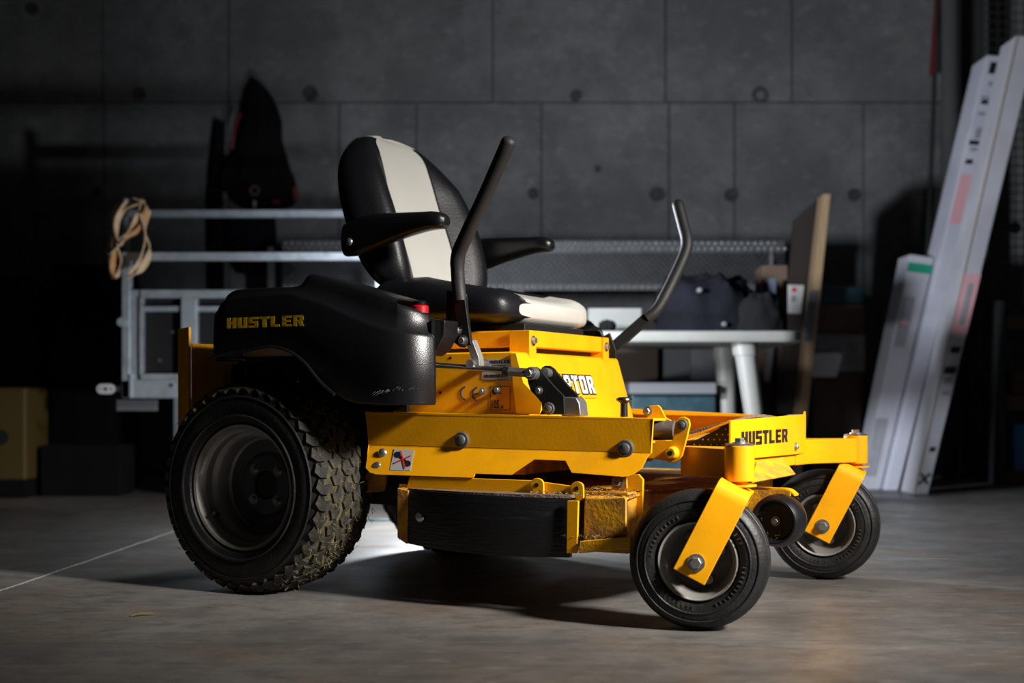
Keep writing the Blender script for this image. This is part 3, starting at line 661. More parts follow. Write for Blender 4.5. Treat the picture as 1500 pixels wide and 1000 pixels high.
# --- crank and linkage on the right side
YC = -.345
ax_, az_ = PM(783, 547, YC)
pl1 = [(772.5,546),(774,540),(779,537),(786,537),(792,541),(800,551),(813,566),(827,580),(828,607),(791,607),(795,600),(794,590),(786,580),(778,572),(774,560)]
crank = B().prismY([PM(x, y, YC) for x, y in pl1], YC-.004, YC+.004).make('crank_plate', 'blackmetal', mo, bevel=.0015, seg=1)
B().prismY([PM(x+20, y-1.5, YC+.03) for x, y in pl1], YC+.026, YC+.034).make('crank_plate', 'blackmetal', mo, bevel=.0015, seg=1)
for px, py, s_ in ((790.5, 572, .75), (805.5, 598.5, 1.05)):
    X, Z = PM(px, py, YC); bolt(dk_me if s_ > 1 else bolt_me, crank, X, YC-.0042, Z, '-Y', .75, 'bolt')
B().lathe([(-.022, .011), (-.02, .014), (-.006, .0155), (-.004, .0155)], (ax_, YC, az_), 'Y', 24).make('ball_joint', 'steel', crank)
bolt(bolt_me, crank, ax_, YC-.022, az_, '-Y', 1.0)
X2, Z2 = PM(800, 546, YC+.015); B().cyl((X2, YC+.004, Z2), (X2, YC+.03, Z2), .011, 20).make('spacer', 'steel', mo)
crb = B().prismY([PM(x, y, YC+.02) for x, y in [(826,583),(833,581),(848,582),(853,590),(855,609),(826,609)]], YC+.005, YC+.045).make('crank_bracket', 'greymetal', mo, bevel=.003)
rX0, rZ0 = PM(632, 534, -.36); rX1, rZ1 = PM(742, 542.5, YC-.01)
rod = B().cyl((rX0-.1, -.36, rZ0+.008), (rX1, YC-.012, rZ1), .0064, 14).make('link_rod', 'chrome', mo)
cX0, cZ0 = PM(746, 544, YC-.012); cX1, cZ1 = PM(775, 546, YC-.012)
B().cyl((cX0, YC-.012, cZ0), (cX1, YC-.012, cZ1), .0115, 6).make('rod_coupling', 'greymetal', rod, bevel=.001, seg=1)
B().cyl((rX1-.006, YC-.012, rZ1), (cX0, YC-.012, cZ0), .0105, 6).make('lock_nut', 'blackmetal', rod)

# --- steering levers
def lever(pts, base, sgn):
    P = smoothpath(pts, 6)
    g = B(); n = len(P); rad = [.0165 if i > n*.30 else .0155 for i in range(n)]
    tip = P[-1]; d = (P[-1]-P[-2]).normalized()
    g.tube(P+[tip+d*.006, tip+d*.011], rad+[.0145, .008], 20)
    grip = g.make('steering_lever', 'foam', mo, smooth=60)
    a_ = Vector(base); c_ = P[0]+(P[1]-P[0])*.8
    u = (c_-a_); L = u.length; u.normalize(); v = Vector((0, 1, 0)); w2 = u.cross(v).normalized(); v = w2.cross(u)
    B().obox((a_+c_)/2, u*L/2, v*.0055, w2*.0155).make('lever_bar', 'blackmetal', grip, bevel=.002)
    return grip, a_, u
def L3(px, py, Y): X, Z = PM(px, py, Y); return (X, Y, Z)
g1, a1, u1 = lever([L3(674,440,-.372), L3(671,410,-.375), L3(671,375,-.382), L3(683,345,-.395), L3(712,283,-.415), L3(745,208,-.44)], L3(683,506,-.362), -1)
# the black mounting plate of the right lever with bolts and slot
mp = B().prismY([PM(x, y, -.366) for x, y in [(655,425),(684,430),(688,500),(681,509),(674,508),(656,494),(653,486)]], -.369, -.362).make('lever_plate', 'blackmetal', g1, bevel=.0015, seg=1)
for px, py in ((670, 484), (678, 499)):
    X, Z = PM(px, py, -.37); bolt(bolt_me, mp, X, -.3692, Z, '-Y', .95)
B().prismY([PM(x, y, -.35) for x, y in [(683,503),(692,497),(702,523),(703,536),(694,534)]], -.352, -.33).make('lever_shank', 'rim', g1, bevel=.0015, seg=1)
g2, a2, u2 = lever([L3(947,466,.385), L3(958,458,.395), L3(969,443,.41), L3(985,412,.44), L3(1003,372,.47), L3(1006,352,.48), L3(1001,330,.49), L3(993,299,.50)], L3(900,508,.33), 1)

B().prismY([(.50, .50), (.575, .50), (.580, .585), (.560, .635), (.530, .62)], .318, .325).make('lever_plate', 'blackmetal', g2, bevel=.0015, seg=1)
B().cyl((.54, .286, .53), (.54, .320, .53), .012, 16).make('lever_pivot', 'steel', g2)
B().cyl((.53, -.365, .535), (.53, -.286, .535), .010, 16).make('lever_pivot', 'steel', g1)

# --- seat
def cols(hw, wh, n1=9, n2=10):          # across positions, with fixed columns at the white panel's edges
    o = []
    for i in range(n1): t = i/n1; o.append(-hw+(hw-wh)*(1-math.cos(t*PI/2))**1.15)
    for i in range(n2): o.append(-wh+2*wh*i/n2)
    for i in range(n1+1): t = i/n1; o.append(wh+(hw-wh)*math.sin(t*PI/2)**1.0 if i < n1 else hw)
    return o
N1, N2 = 9, 10; NF = 2*N1+N2+1; nv = 2*NF-2
def seatback():
    data = [(.735,.205,.180,.055,.030),(.76,.232,.170,.075,.040),(.80,.245,.152,.095,.048),(.86,.250,.128,.105,.055),(.92,.250,.106,.105,.058),(.98,.244,.086,.100,.054),(1.03,.230,.072,.095,.044),(1.065,.208,.062,.088,.030),(1.095,.178,.054,.080,.018),(1.12,.145,.048,.070,.008),(1.138,.105,.043,.056,.003),(1.148,.05,.040,.030,0)]
    R_ = []
    for z, hw, xc, th, bo in data:
        wh = min(.112+.008*math.sin((z-.74)*9), hw*.72); cs = cols(hw, wh); ring = []
        def shp(y, sx):
            e = min(1, abs(y)/hw); x = .5*th*max(0, 1-e**(2/.62))**.30*sx
            if sx > 0: x += bo*math.exp(-((abs(y)-hw*.80)/.06)**2)*min(1, (1-e)*12) - .010*(1-e)
            else: x -= .022*(1-e**2)
            return x+.018*e**3
        for y in cs: ring.append(Vector((xc+shp(y, 1), y, z)))
        for y in cs[-2:0:-1]: ring.append(Vector((xc+shp(y, -1), y, z)))
        R_.append(ring)
    fine = []
    for i in range(len(R_)-1):
        for j in range(5):
            t = j/5; i0, i3 = max(i-1, 0), min(i+2, len(R_)-1); r = []
            for k in range(nv):
                a_, b3, c_, d_ = R_[i0][k], R_[i][k], R_[i+1][k], R_[i3][k]
                r.append(.5*((2*b3)+(c_-a_)*t+(2*a_-5*b3+4*c_-d_)*t*t+(3*b3-a_-3*c_+d_)*t**3))
            fine.append(r)
    fine.append(R_[-1]); fine.append([sum(fine[-1], Vector())/nv+(p-sum(fine[-1], Vector())/nv)*.55+Vector((0, 0, .0035)) for p in fine[-1]])
    return fine
fine = seatback(); blk, wht = B(), B(); n = len(fine)
for i in range(n-1):
    for k in range(nv):
        q = [fine[i][k], fine[i][(k+1) % nv], fine[i+1][(k+1) % nv], fine[i+1][k]]
        white = N1 <= k < N1+N2 or (i > n-9 and k < NF+2)
        (wht if white else blk).add(q, [(0, 1, 2, 3)])
blk.add(fine[0], [tuple(range(nv))[::-1]]); wht.add(fine[-1], [tuple(range(nv))])
sbk = blk.make('backrest', 'vinyl', mo, smooth=75); wht.make('white_panel', 'whitevinyl', sbk, smooth=75)
for k in (N1, N1+N2): B().tube([r[k] for r in fine[1:-8]], .0026, 6).make('piping', 'vinyl', sbk)
for ks in ((NF+3,),):
    for k in (NF+1, nv-3): B().tube([r[k % nv] for r in fine[2:-8]], .0022, 6).make('piping', 'vinyl', sbk)

def cushion():
    rows = []; nx = 40
    for i in range(nx+1):
        t = i/nx; X = .175+.37*t
        e = max(0, (t-.87)/.13); ef = math.sqrt(max(0, 1-e**2.4)); eb = min(1, t/.06)**.5
        hw = .248 if t < .76 else .248*(.84+.16*math.sqrt(max(0, 1-((t-.76)/.24)**2.5)))
        wh = min(.14, hw*.62); zt = .748-.046*max(0, t-.35)**.9/.65**.9; zb_ = .637
        h_ = (zt-zb_)/2*(.62+.38*ef)*(.6+.4*eb); zc = zb_+(zt-zb_)/2
        cs = cols(hw, wh); ring = []
        def shp(y, sz):
            e2 = min(1, abs(y)/hw); z = zc+h_*sz*max(0, 1-e2**7)**.30
            if sz > 0: z += (.012*math.exp(-((abs(y)-.19)/.05)**2)-.010*(1-e2)*(1-.5*t))*ef*(eb**2)
            return z
        for y in cs: ring.append(Vector((X, y, shp(y, 1))))
        for y in cs[-2:0:-1]: ring.append(Vector((X, y, shp(y, -1))))
        rows.append(ring)
    c0 = sum(rows[-1], Vector())/nv
    rows.append([c0+(p-c0)*.8+Vector((.004, 0, 0)) for p in rows[-1]])
    return rows
rows = cushion(); blk, wht = B(), B(); n = len(rows)
for i in range(n-1):
    for k in range(nv):
        q = [rows[i][k], rows[i][(k+1) % nv], rows[i+1][(k+1) % nv], rows[i+1][k]]
        top_ = N1 <= k < N1+N2; near_ = k < N1 or k >= nv-N1
        white = i > 16 and top_ or (i > 29 and not near_)
        (wht if white else blk).add(q, [(0, 1, 2, 3)])
wht.add(rows[-1], [tuple(range(nv))]); blk.add(rows[0], [tuple(range(nv))[::-1]])
sc = blk.make('seat_cushion', 'vinyl', mo, smooth=75); wht.make('white_panel', 'whitevinyl', sc, smooth=75)
B().tube([r[N1] for r in rows[17:-1]], .0026, 6).make('piping', 'vinyl', sc)

def armrest(Y):
    secs = [(.125,.846,.040,.026),(.16,.852,.045,.027),(.20,.861,.044,.028),(.25,.868,.036,.029),(.30,.873,.029,.030),(.35,.877,.023,.030),(.38,.878,.021,.029),(.402,.876,.018,.024),(.413,.875,.010,.014)]
    pts = smoothpath([(a_, b3, c_) for a_, b3, c_, d in secs], 4); ws = smoothpath([(d, 0, 0) for a_, b3, c_, d in secs], 4)
    rings = []
    for p, w_ in zip(pts, ws):
        rings.append([Vector((p.x-.02*math.sin(t)*0, Y+w_.x*math.copysign(abs(math.cos(t))**.7, math.cos(t)), p.y+p.z*math.copysign(abs(math.sin(t))**.75, math.sin(t)))) for t in [2*PI*k/24 for k in range(24)]])
    a = B().loft(rings).make('armrest', 'blackpl', mo, smooth=70)
    s_ = -1 if Y < 0 else 1
    bolt(dome_me, a, .150, Y+s_*.0265, .838, '-Y' if s_ < 0 else '+Y', .8)
    B().cyl((.15, Y-s_*.02, .838), (.15, Y-s_*.05, .838), .014, 16).make('armrest_pivot', 'blackmetal', a)
armrest(-.272); armrest(.272)
B().obox((.21, -.215, .69), (.012, 0, .045), (0, .004, 0), (.012, 0, -.003)).make('hinge_strap', 'steel', mo, bevel=.002)

# --- fenders
def fender(sgn, seatdeck=True):
    # column positions: (X, Y, z bottom, z crease, z top) around the outside
    cols = [(-.135,-.36,.548,.63,.66),(-.112,-.44,.547,.64,.672),(-.098,-.50,.546,.66,.680),(-.075,-.525,.556,.668,.690),(-.045,-.53,.563,.690,.712),(.0,-.53,.566,.697,.716),(.05,-.53,.573,.700,.716),(.10,-.53,.577,.701,.715),(.14,-.53,.570,.701,.715),
            (.165,-.53,.560,.698,.722),(.185,-.53,.548,.692,.741),(.21,-.53,.528,.684,.738),(.25,-.53,.488,.672,.727),(.29,-.53,.462,.656,.716),(.33,-.53,.448,.640,.704),(.38,-.53,.444,.622,.690),(.42,-.527,.443,.612,.676),
            (.45,-.518,.443,.606,.667),(.472,-.503,.443,.603,.659),(.489,-.480,.443,.601,.653),(.498,-.455,.443,.599,.648)]
    rings = []
    cx, cy = .18, -.30
    for X, Y, zb_, zc, zt in cols:
        inn = Vector((cx-X, cy-Y, 0)); 
        if -.05 < X < .43: inn = Vector((0, 1, 0))
        inn.normalize()
        def q(z, d): return (X+inn.x*d, Y+inn.y*d, z)
        ring = [q(zb_+.004, .010), q(zb_, .004), q(zb_+.006, 0), q((zb_+zc)/2, .0), q(zc-.010, .002), q(zc-.002, .006), q(zc+.004, .017), q((zc+zt)/2+.004, .021), q(zt-.010, .025), q(zt-.003, .028), q(zt, .036), q(zt-.001, .10), q(zt-.004, .17), q(zt-.05, .172)]
        rings.append([Vector((p[0], p[1]*(1 if sgn < 0 else -1), p[2])) for p in ring])
    # smooth along path
    fine_ = []
    for i in range(len(rings)-1):
        for j in range(3):
            t = j/3; i0, i3 = max(i-1, 0), min(i+2, len(rings)-1); r = []
            for k in range(len(rings[0])):
                a_, b3, c_, d_ = rings[i0][k], rings[i][k], rings[i+1][k], rings[i3][k]
                r.append(.5*((2*b3)+(c_-a_)*t+(2*a_-5*b3+4*c_-d_)*t*t+(3*b3-a_-3*c_+d_)*t**3))
            fine_.append(r)
    fine_.append(rings[-1])
    b2 = B().loft(fine_, closed=False, cap=False)
    o = b2.make('fender', 'blackpl', mo, smooth=60)
    so = o.modifiers.new('thick', 'SOLIDIFY'); so.thickness = .004; so.offset = -1 if sgn < 0 else 1
    return o
fe = fender(-1); fender(1)
# wheel arch lip
lip = [Vector((x, -.532, z)) for x, z in [(-.085,.552),(-.04,.562),(.02,.568),(.07,.575),(.10,.577),(.14,.569),(.17,.556),(.20,.535),(.24,.495),(.28,.466)]]
B().tube(smoothpath(lip, 4), .004, 8).make('arch_lip', 'blackpl', fe)
o_ = PM(333, 481, -.53); e_ = PM(445, 481, -.53)
word('HUSTLER', 'lettering', 'olive_ink', fe, (o_[0], -.5308, o_[1]), (1, 0, 0), (0, 0, 1), e_[0]-o_[0], .0245, gap=.8)
sc_ = B()
for i in range(34):
    t = random.random(); x = 547+60*t; y = 579-9*math.sin(t*2.2)+random.uniform(-3, 2); X, Z = PM(x, y, -.527); l = random.uniform(.001, .006); 
    yy = -.5315 if X < .41 else -.5315+(X-.41)**2*7.5
    sc_.extr([(X-l, yy-.0004, Z-l*.5), (X+l, yy-.0004, Z+l*.5), (X+l, yy-.0004, Z+l*.5+.001)], (0, .0003, 0))
stuff(sc_.make('fender_scratches', 'white_tag', fe, smooth=0))
# centre cover behind the seat
B().prismY([(-.11, .60), (.14, .60), (.14, .72), (.10, .735), (-.02, .715), (-.11, .68)], -.36, .36).make('centre_cover', 'blackpl', mo, bevel=.02, seg=3)
B().prismY([PM(x, y, -.43) for x, y in [(628,466),(655,469),(654,491),(643,513),(630,522)]], -.44, -.38).make('fender_shelf', 'blackpl', fe, bevel=.004)
B().prismX([(-.522,.452),(-.522,.60),(-.49,.66),(-.47,.672),(-.29,.672),(-.29,.452)], .325, .333).make('fender_light_block', 'blackpl', fe, smooth=0)  # unseen panel, added to keep the key light off the guard post
B().prismZ([(.495, -.455), (.405, -.325), (.400, -.328), (.489, -.459)], .444, .63).make('fender_return', 'blackpl', fe, smooth=0)
# fuel cap
X, Z = PM(615, 453, -.45)
B().lathe([(Z-.03, .016), (Z-.008, .016), (Z-.008, .0195), (Z+.006, .0195), (Z+.009, .017), (Z+.009, .002)], (X, -.45, 0), 'Z', 24).make('fuel_cap', 'red', mo)
B().lathe([(Z+.010, .013), (Z+.016, .015), (Z+.019, .011), (Z+.019, .002)], (X, -.45, 0), 'Z', 20).make('cap_collar', 'blackpl', mo)

# --- engine, rear frame and guard
eng = B().box(-.30, .10, -.20, .20, .34, .57).make('engine', 'interior', mo, bevel=.02)
for k in range(9): B().box(-.28+k*.042, -.268+k*.042, -.235, -.20, .36, .55).make('cooling_fin', 'interior', eng, bevel=.002, seg=1)
B().lathe([(.52, .10), (.58, .11), (.60, .10), (.61, .06)], (-.12, 0, 0), 'Z', 36).make('engine_shroud', 'interior', eng)
B().box(-.05, .32, -.30, -.27, .22, .50).make('rear_frame', 'interior', mo, bevel=.003); B().box(-.05, .32, .27, .30, .22, .50).make('rear_frame', 'interior', mo, bevel=.003)
B().box(.10, .60, -.28, .28, .20, .36).make('transaxle', 'interior', mo, bevel=.02)
B().prismY([(-.06,.50),(.13,.50),(.16,.535),(.12,.556),(.0,.558),(-.06,.545)], -.40, -.34).make('tank_end', 'interior', mo, bevel=.008)
for s_ in (-1, 1):
    gp = B(); Yg = s_*.34
    gp.prismZ([(-.405, s_*.290), (-.318, s_*.343), (-.321, s_*.349), (-.410, s_*.294)], .20, .642)
    gp.make('guard_post', 'yellow', mo, bevel=.001, seg=1)
B().prismX([(-.335, .42), (.335, .42), (.335, .60), (-.335, .60)], -.326, -.320).make('rear_guard', 'yellow', mo, bevel=.001, seg=1)
B().box(-.31, -.02, -.275, -.235, .22, .30).make('guard_arm', 'yellow_worn', mo, bevel=.002); B().box(-.31, -.02, .235, .275, .22, .30).make('guard_arm', 'yellow_worn', mo, bevel=.002)

# --- anti-scalp roller
rX, rZ = PM(1141, 762, -.03)
ro = B().lathe([(-.034,.043),(-.040,.046),(-.040,.050),(-.030,.056),(-.012,.059),(.012,.059),(.030,.056),(.040,.049),(.040,.02),(.02,.012),(-.02,.012),(-.020,.038)], (0, 0, 0), 'Y', 48, True).make('scalp_roller', 'blackpl', mo, smooth=40)
ro.location = (rX, -.03, rZ)
B().cyl((0, -.0, 0), (0, -.024, 0), .012, 20).make('roller_hub', 'interior', ro); bolt(bolt_me, ro, 0, -.024, 0, '-Y', .8)
gb = B()
for i in range(160):
    a_ = random.uniform(2.2, 5.6); r_ = random.uniform(.030, .042); c_ = Vector((r_*math.cos(a_), random.uniform(-.034, -.022), r_*math.sin(a_))); d_ = Vector((random.uniform(-1,1), random.uniform(-.5,.5), random.uniform(-1,1)))*.004
    gb.add([c_-d_, c_+d_, c_+Vector((0, -.0015, .0012))], [(0, 1, 2)])
stuff(gb.make('grass_clippings', 'grass', ro, smooth=0))
B().box(rX-.09, rX+.01, .022, .028, rZ-.012, rZ+.066).make('roller_bracket', 'yellow_worn', mo, bevel=.001)
pth = [(rX-.10, -.03, rZ+.066), (rX-.02, -.03, rZ+.068), (rX+.018, -.03, rZ+.067), (rX+.036, -.03, rZ+.056)]
b2 = B(); b2.loft([[(x, -.03-.002, z), (x, .0, z), (x, .0, z+.004), (x, -.03-.002, z+.004)] for x, y, z in smoothpath(pth, 5)]); b2.make('roller_strap', 'yellow', mo)

# ================================================================== background things
def BX(x0, x1, ytop, ybot, d, dep, name, m, parent=None, bevel=.004, seg=2, **k):   # box seen at pixels x0..x1, ytop..ybot, front at distance d
    X0, Z1 = PW(x0, ytop, d); X1, Z0 = PW(x1, ybot, d)
    return B().box(X0, X1, d, d+dep, max(Z0, .0), Z1).make(name, m, parent, bevel=bevel, seg=seg, **k)

# --- trailer
TD = 5.7
tr = empty('utility_trailer', (PW(260, 585, TD)[0], TD, 0), 0, 'galvanised grey flat trailer with open rail frame standing behind the mower', 'trailer')
tr_inv = Matrix.Translation(tr.location).inverted()
def TP(o): o.parent = tr; o.matrix_parent_inverse = tr_inv; return o
TP(BX(178, 190, 369, 583, TD, .05, 'corner_post', 'galv'))
TP(BX(178, 560, 369, 381, TD-.01, .04, 'top_rail', 'galv'))
TP(BX(180, 187, 290, 470, TD+1.0, .04, 'far_post', 'galv'))
TP(BX(180, 560, 307, 318, TD+1.0, .04, 'far_rail', 'galv'))
TP(BX(190, 208, 424, 556, TD+.01, .05, 'side_post', 'galv'))
TP(BX(205, 560, 424, 436, TD, .05, 'upper_beam', 'galv'))
TP(BX(549, 561, 369, 583, TD, .05, 'corner_post', 'galv')); TP(BX(553, 561, 307, 470, TD+1.0, .04, 'far_post', 'galv'))
TP(BX(208, 560, 448, 456, TD+.02, .03, 'middle_rail', 'galv'))
TP(BX(265, 288, 436, 560, TD, .05, 'side_post', 'galv'))
TP(BX(400, 423, 436, 560, TD, .05, 'side_post', 'galv'))
TP(BX(205, 560, 547, 556, TD-.01, .05, 'lower_rail', 'galv'))
TP(BX(178, 560, 556, 583, TD, .06, 'chassis_beam', 'galv'))
TP(BX(204, 208, 436, 548, TD-.005, .02, 'post_edge', 'galv', bevel=.001))
TP(BX(189, 193, 548, 583, TD-.008, .02, 'post_edge', 'galv', bevel=.001))
TP(BX(208, 560, 436, 548, TD+.06, .02, 'side_board', 'darkpanel'))
TP(BX(170, 230, 585, 602, TD+.1, .02, 'mud_plate', 'greybox'))
X, Z = PW(181, 472, TD); TP(B().cyl((X, TD-.03, Z), (X, TD+.02, Z), .02, 16).make('latch_knob', 'galv')); 
for px, py in ((253, 564), (248, 485), (229, 527)):
    X, Z = PW(px, py, TD); TP(B().cyl((X, TD-.012 if py > 560 else TD+.05, Z), (X, TD+.062, Z), .008, 12).make('rail_bolt', 'steel'))
X0, Z1 = PW(178, 583, TD); X1, _ = PW(560, 583, TD)
TP(B().box(X0, X1, TD+.05, TD+1.05, Z1+.01, Z1+.06).make('trailer_bed', 'darkpanel'))
for yy in (TD+.1, TD+.85):
    w_ = B().lathe([(-.08,.12),(-.09,.2),(-.08,.26),(0,.27),(.08,.26),(.09,.2),(.08,.12)], (X0+.75, yy, .27), 'Y', 40, True).make('trailer_wheel', 'rubber'); TP(w_)
    TP(B().cyl((X0+.75, yy-.05, .27), (X0+.75, yy+.05, .27), .125, 24).make('wheel_disc', 'galv'))
TP(B().cyl((X0+.75, TD+.1, .27), (X0+.75, TD+.85, .27), .03, 12).make('trailer_axle', 'interior'))
TP(B().box(X0+.1, X0+.16, TD+.5, TD+.56, .0, Z1+.02).make('prop_stand', 'galv'))
X0, Z0 = PW(141, 577, TD); X1, Z1 = PW(168, 562, TD); r_ = (Z1-Z0)/2
ring = [(X1-r_+r_*math.cos(t), Z0+r_+r_*math.sin(t)) for t in [-PI/2+k*PI/8 for k in range(9)]]+[(X0+r_+r_*math.cos(t), Z0+r_+r_*math.sin(t)) for t in [PI/2+k*PI/8 for k in range(9)]]
cp = TP(B().prismY(ring, TD, TD+.012).make('coupling_plate', 'lensgrey', bevel=.002))
for q in (.2, .5, .8): TP(B().cyl((X0+(X1-X0)*q, TD-.002, Z0+r_), (X0+(X1-X0)*q, TD+.005, Z0+r_), .008 if q == .5 else .004, 12).make('plate_hole', 'ink'))
TP(B().box(X1-.01, PW(180, 570, TD)[0], TD+.012, TD+.03, Z0+.01, Z1-.01).make('coupling_arm', 'interior'))

# --- coil of webbing on the trailer corner
def ribbon(pts, wd, m, name, parent):
    P = smoothpath(pts, 6); b2 = B(); rings = []
    for i, p in enumerate(P):
        t = (P[min(i+1, len(P)-1)]-P[max(i-1, 0)]).normalized(); s_ = Vector((math.sin(i*.35)*.5, 1, math.cos(i*.3)*.35)); s_ = (s_-t*s_.dot(t)).normalized(); n_ = t.cross(s_)*.0025
        rings.append([p-s_*wd-n_, p+s_*wd-n_, p+s_*wd+n_, p-s_*wd+n_])
    return b2.loft(rings).make(name, m, parent, smooth=50)
SD = TD-.04
def SPt(px, py, dy=0): x, z = PW(px, py, SD); return (x, SD+dy, z)
co = ribbon([SPt(205,296,-.02), SPt(190,300,0), SPt(172,325,.01), SPt(163,360,0), SPt(168,380,-.03), SPt(180,352,-.05), SPt(205,335,-.05), SPt(221,312,-.05), SPt(216,345,-.04), SPt(221,370,-.02), SPt(208,398,-.04), SPt(190,408,-.05)], .021, 'strap', 'webbing_coil', None)
tag(co, 'coil of tan webbing strap looped over the trailer rail corner', 'strap')
co2 = [([SPt(192,296,-.06), SPt(177,310,-.07), SPt(170,345,-.07), SPt(168,380,-.06), SPt(174,408,-.05), SPt(184,385,-.07), SPt(176,350,-.08), SPt(190,315,-.09), SPt(210,303,-.08)], 'strap'),
       ([SPt(222,306,-.07), SPt(217,335,-.09), SPt(196,352,-.10), SPt(178,370,-.09), SPt(173,395,-.08), SPt(176,410,-.07)], 'strapo'),
       ([SPt(196,298,-.10), SPt(182,330,-.11), SPt(186,362,-.10), SPt(202,340,-.11), SPt(216,318,-.11), SPt(222,350,-.10), SPt(214,385,-.10), SPt(198,404,-.09)], 'strap'),
       ([SPt(203,292,-.05), SPt(214,300,-.06), SPt(205,330,-.07), SPt(180,372,-.12), SPt(165,368,-.05), SPt(166,340,-.02)], 'strap')]
for pts, m_ in co2: ribbon(pts, .017, m_, 'webbing_loop', co)

# --- tread plate ramp lying on its edge along the wall
RD = 6.9
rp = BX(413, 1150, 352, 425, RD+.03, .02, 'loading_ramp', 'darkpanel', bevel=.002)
tag(rp, 'long aluminium loading ramp with expanded mesh face propped level behind the table', 'ramp')
X0, Z1 = PW(413, 352, RD); X1, Z0 = PW(1150, 425, RD); eb = B(); nb = 76
for row, zz in enumerate((PW(0, 356, RD)[1], PW(0, 364, RD)[1], PW(0, 420.5, RD)[1])):
    for k in range(nb):
        x = X0+(X1-X0)*(k+.5+.5*(row % 2))/nb; 
        if row == 2 and x > PW(965, 0, RD)[0]: continue
        if row == 0 and x > PW(1136, 0, RD)[0]: continue
        eb.lathe([(RD+.012, .0125), (RD+.003, .0115), (RD-.006, .008), (RD-.009, .002)], (x, 0, zz), 'Y', 8)
stuff(eb.make('edge_bumps', 'alu', rp, smooth=50))
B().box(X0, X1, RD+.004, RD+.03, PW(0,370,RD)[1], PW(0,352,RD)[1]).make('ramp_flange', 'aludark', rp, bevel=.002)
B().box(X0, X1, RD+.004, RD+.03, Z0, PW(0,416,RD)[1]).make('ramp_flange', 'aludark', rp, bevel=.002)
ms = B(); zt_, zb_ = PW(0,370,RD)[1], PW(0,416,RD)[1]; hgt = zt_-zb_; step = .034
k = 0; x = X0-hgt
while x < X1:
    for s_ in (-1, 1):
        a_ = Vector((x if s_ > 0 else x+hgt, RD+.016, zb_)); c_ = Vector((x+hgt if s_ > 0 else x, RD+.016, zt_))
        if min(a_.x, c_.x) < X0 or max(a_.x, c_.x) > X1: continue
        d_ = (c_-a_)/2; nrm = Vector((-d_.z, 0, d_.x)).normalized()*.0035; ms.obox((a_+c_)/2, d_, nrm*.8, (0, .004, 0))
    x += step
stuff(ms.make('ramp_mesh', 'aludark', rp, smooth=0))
B().box(PW(1128,0,RD)[0], PW(1132,0,RD)[0], RD-.004, RD+.03, zb_+.06, zt_+.01).make('ramp_bracket', 'alu', rp)
for px in (450, 760, 1100):
    X, _ = PW(px, 0, RD); B().box(X-.025, X+.025, RD+.05, RD+.09, 0, Z0+.02).make('ramp_leg', 'aludark', rp)
B().cyl((PW(430,0,RD)[0]-.12, RD+.07, .93), (PW(1100,0,RD)[0], RD+.07, .93), .012, 8).make('ramp_bar', 'aludark', rp)
# dark rail post group at the ramp's left end
ld = empty('ladder', (PW(360, 0, 7.2)[0], 7.2, 0), 0, 'dark aluminium ladder standing upright behind the trailer below the hanging jacket', 'ladder')
for px in (398, 420):
    X = PW(px, 0, 7.2)[0]-ld.location.x; B().box(X-.02, X+.02, -.02, .02, 0, PW(0, 362, 7.2)[1]).make('stile', 'aludark', ld, bevel=.002)
for k in range(5): B().box(PW(398,0,7.2)[0]-ld.location.x, PW(420,0,7.2)[0]-ld.location.x, -.012, .012, .25+.25*k, .28+.25*k).make('rung', 'aludark', ld, bevel=.002)

# --- garden table
TBD = 5.3
tX0, tZ = PW(640, 485, TBD); tX1 = PW(1180, 0, TBD)[0]
tb_ = empty('garden_table', ((tX0+tX1)/2, TBD+.35, 0), 0, 'grey white moulded plastic garden table with tapered legs behind the levers', 'table')
hx = (tX1-tX0)/2
def rrect(hx_, hy, r, n=6):
    out = []
    for cx_, cy_, a0 in ((hx_-r, hy-r, 0), (-hx_+r, hy-r, PI/2), (-hx_+r, -hy+r, PI), (hx_-r, -hy+r, 3*PI/2)):
        for k in range(n+1): t = a0+PI/2*k/n; out.append((cx_+r*math.cos(t), cy_+r*math.sin(t)))
    return out
zt_ = PW(0, 484.5, TBD)[1]
b2 = B(); b2.loft([[(x*s_, y*s_, z) for x, y in rrect(hx, .38, .10)] for z, s_ in ((zt_-.045, .985), (zt_-.038, .998), (zt_-.015, 1.0), (zt_-.004, .995), (zt_, .98))]); b2.make('tabletop', 'tableplastic', tb_, smooth=40)
def leg(cx_, cy_, sx):
    rings = []
    for z, r, f in ((0, .030, 1), (zt_-.12, .044, .35), (zt_-.10, .046, .3), (zt_-.098, .052, .3), (zt_-.05, .054, .25), (zt_-.04, .054, .2)):
        rings.append([(cx_+sx*.10*(1-z/zt_)+r*math.copysign(abs(math.cos(t))**.8, math.cos(t)), cy_+r*math.sin(t), z) for t in [2*PI*k/20 for k in range(20)]])
    B().loft(rings).make('leg', 'tableplastic', tb_, smooth=40)
lx = PW(1086, 0, TBD+.1)[0]-tb_.location.x
leg(lx, -.28, 1); leg(PW(1062, 0, TBD+.6)[0]-tb_.location.x, .27, .3); leg(-lx*1.0, -.28, -1); leg(-lx*1.0, .27, -1)

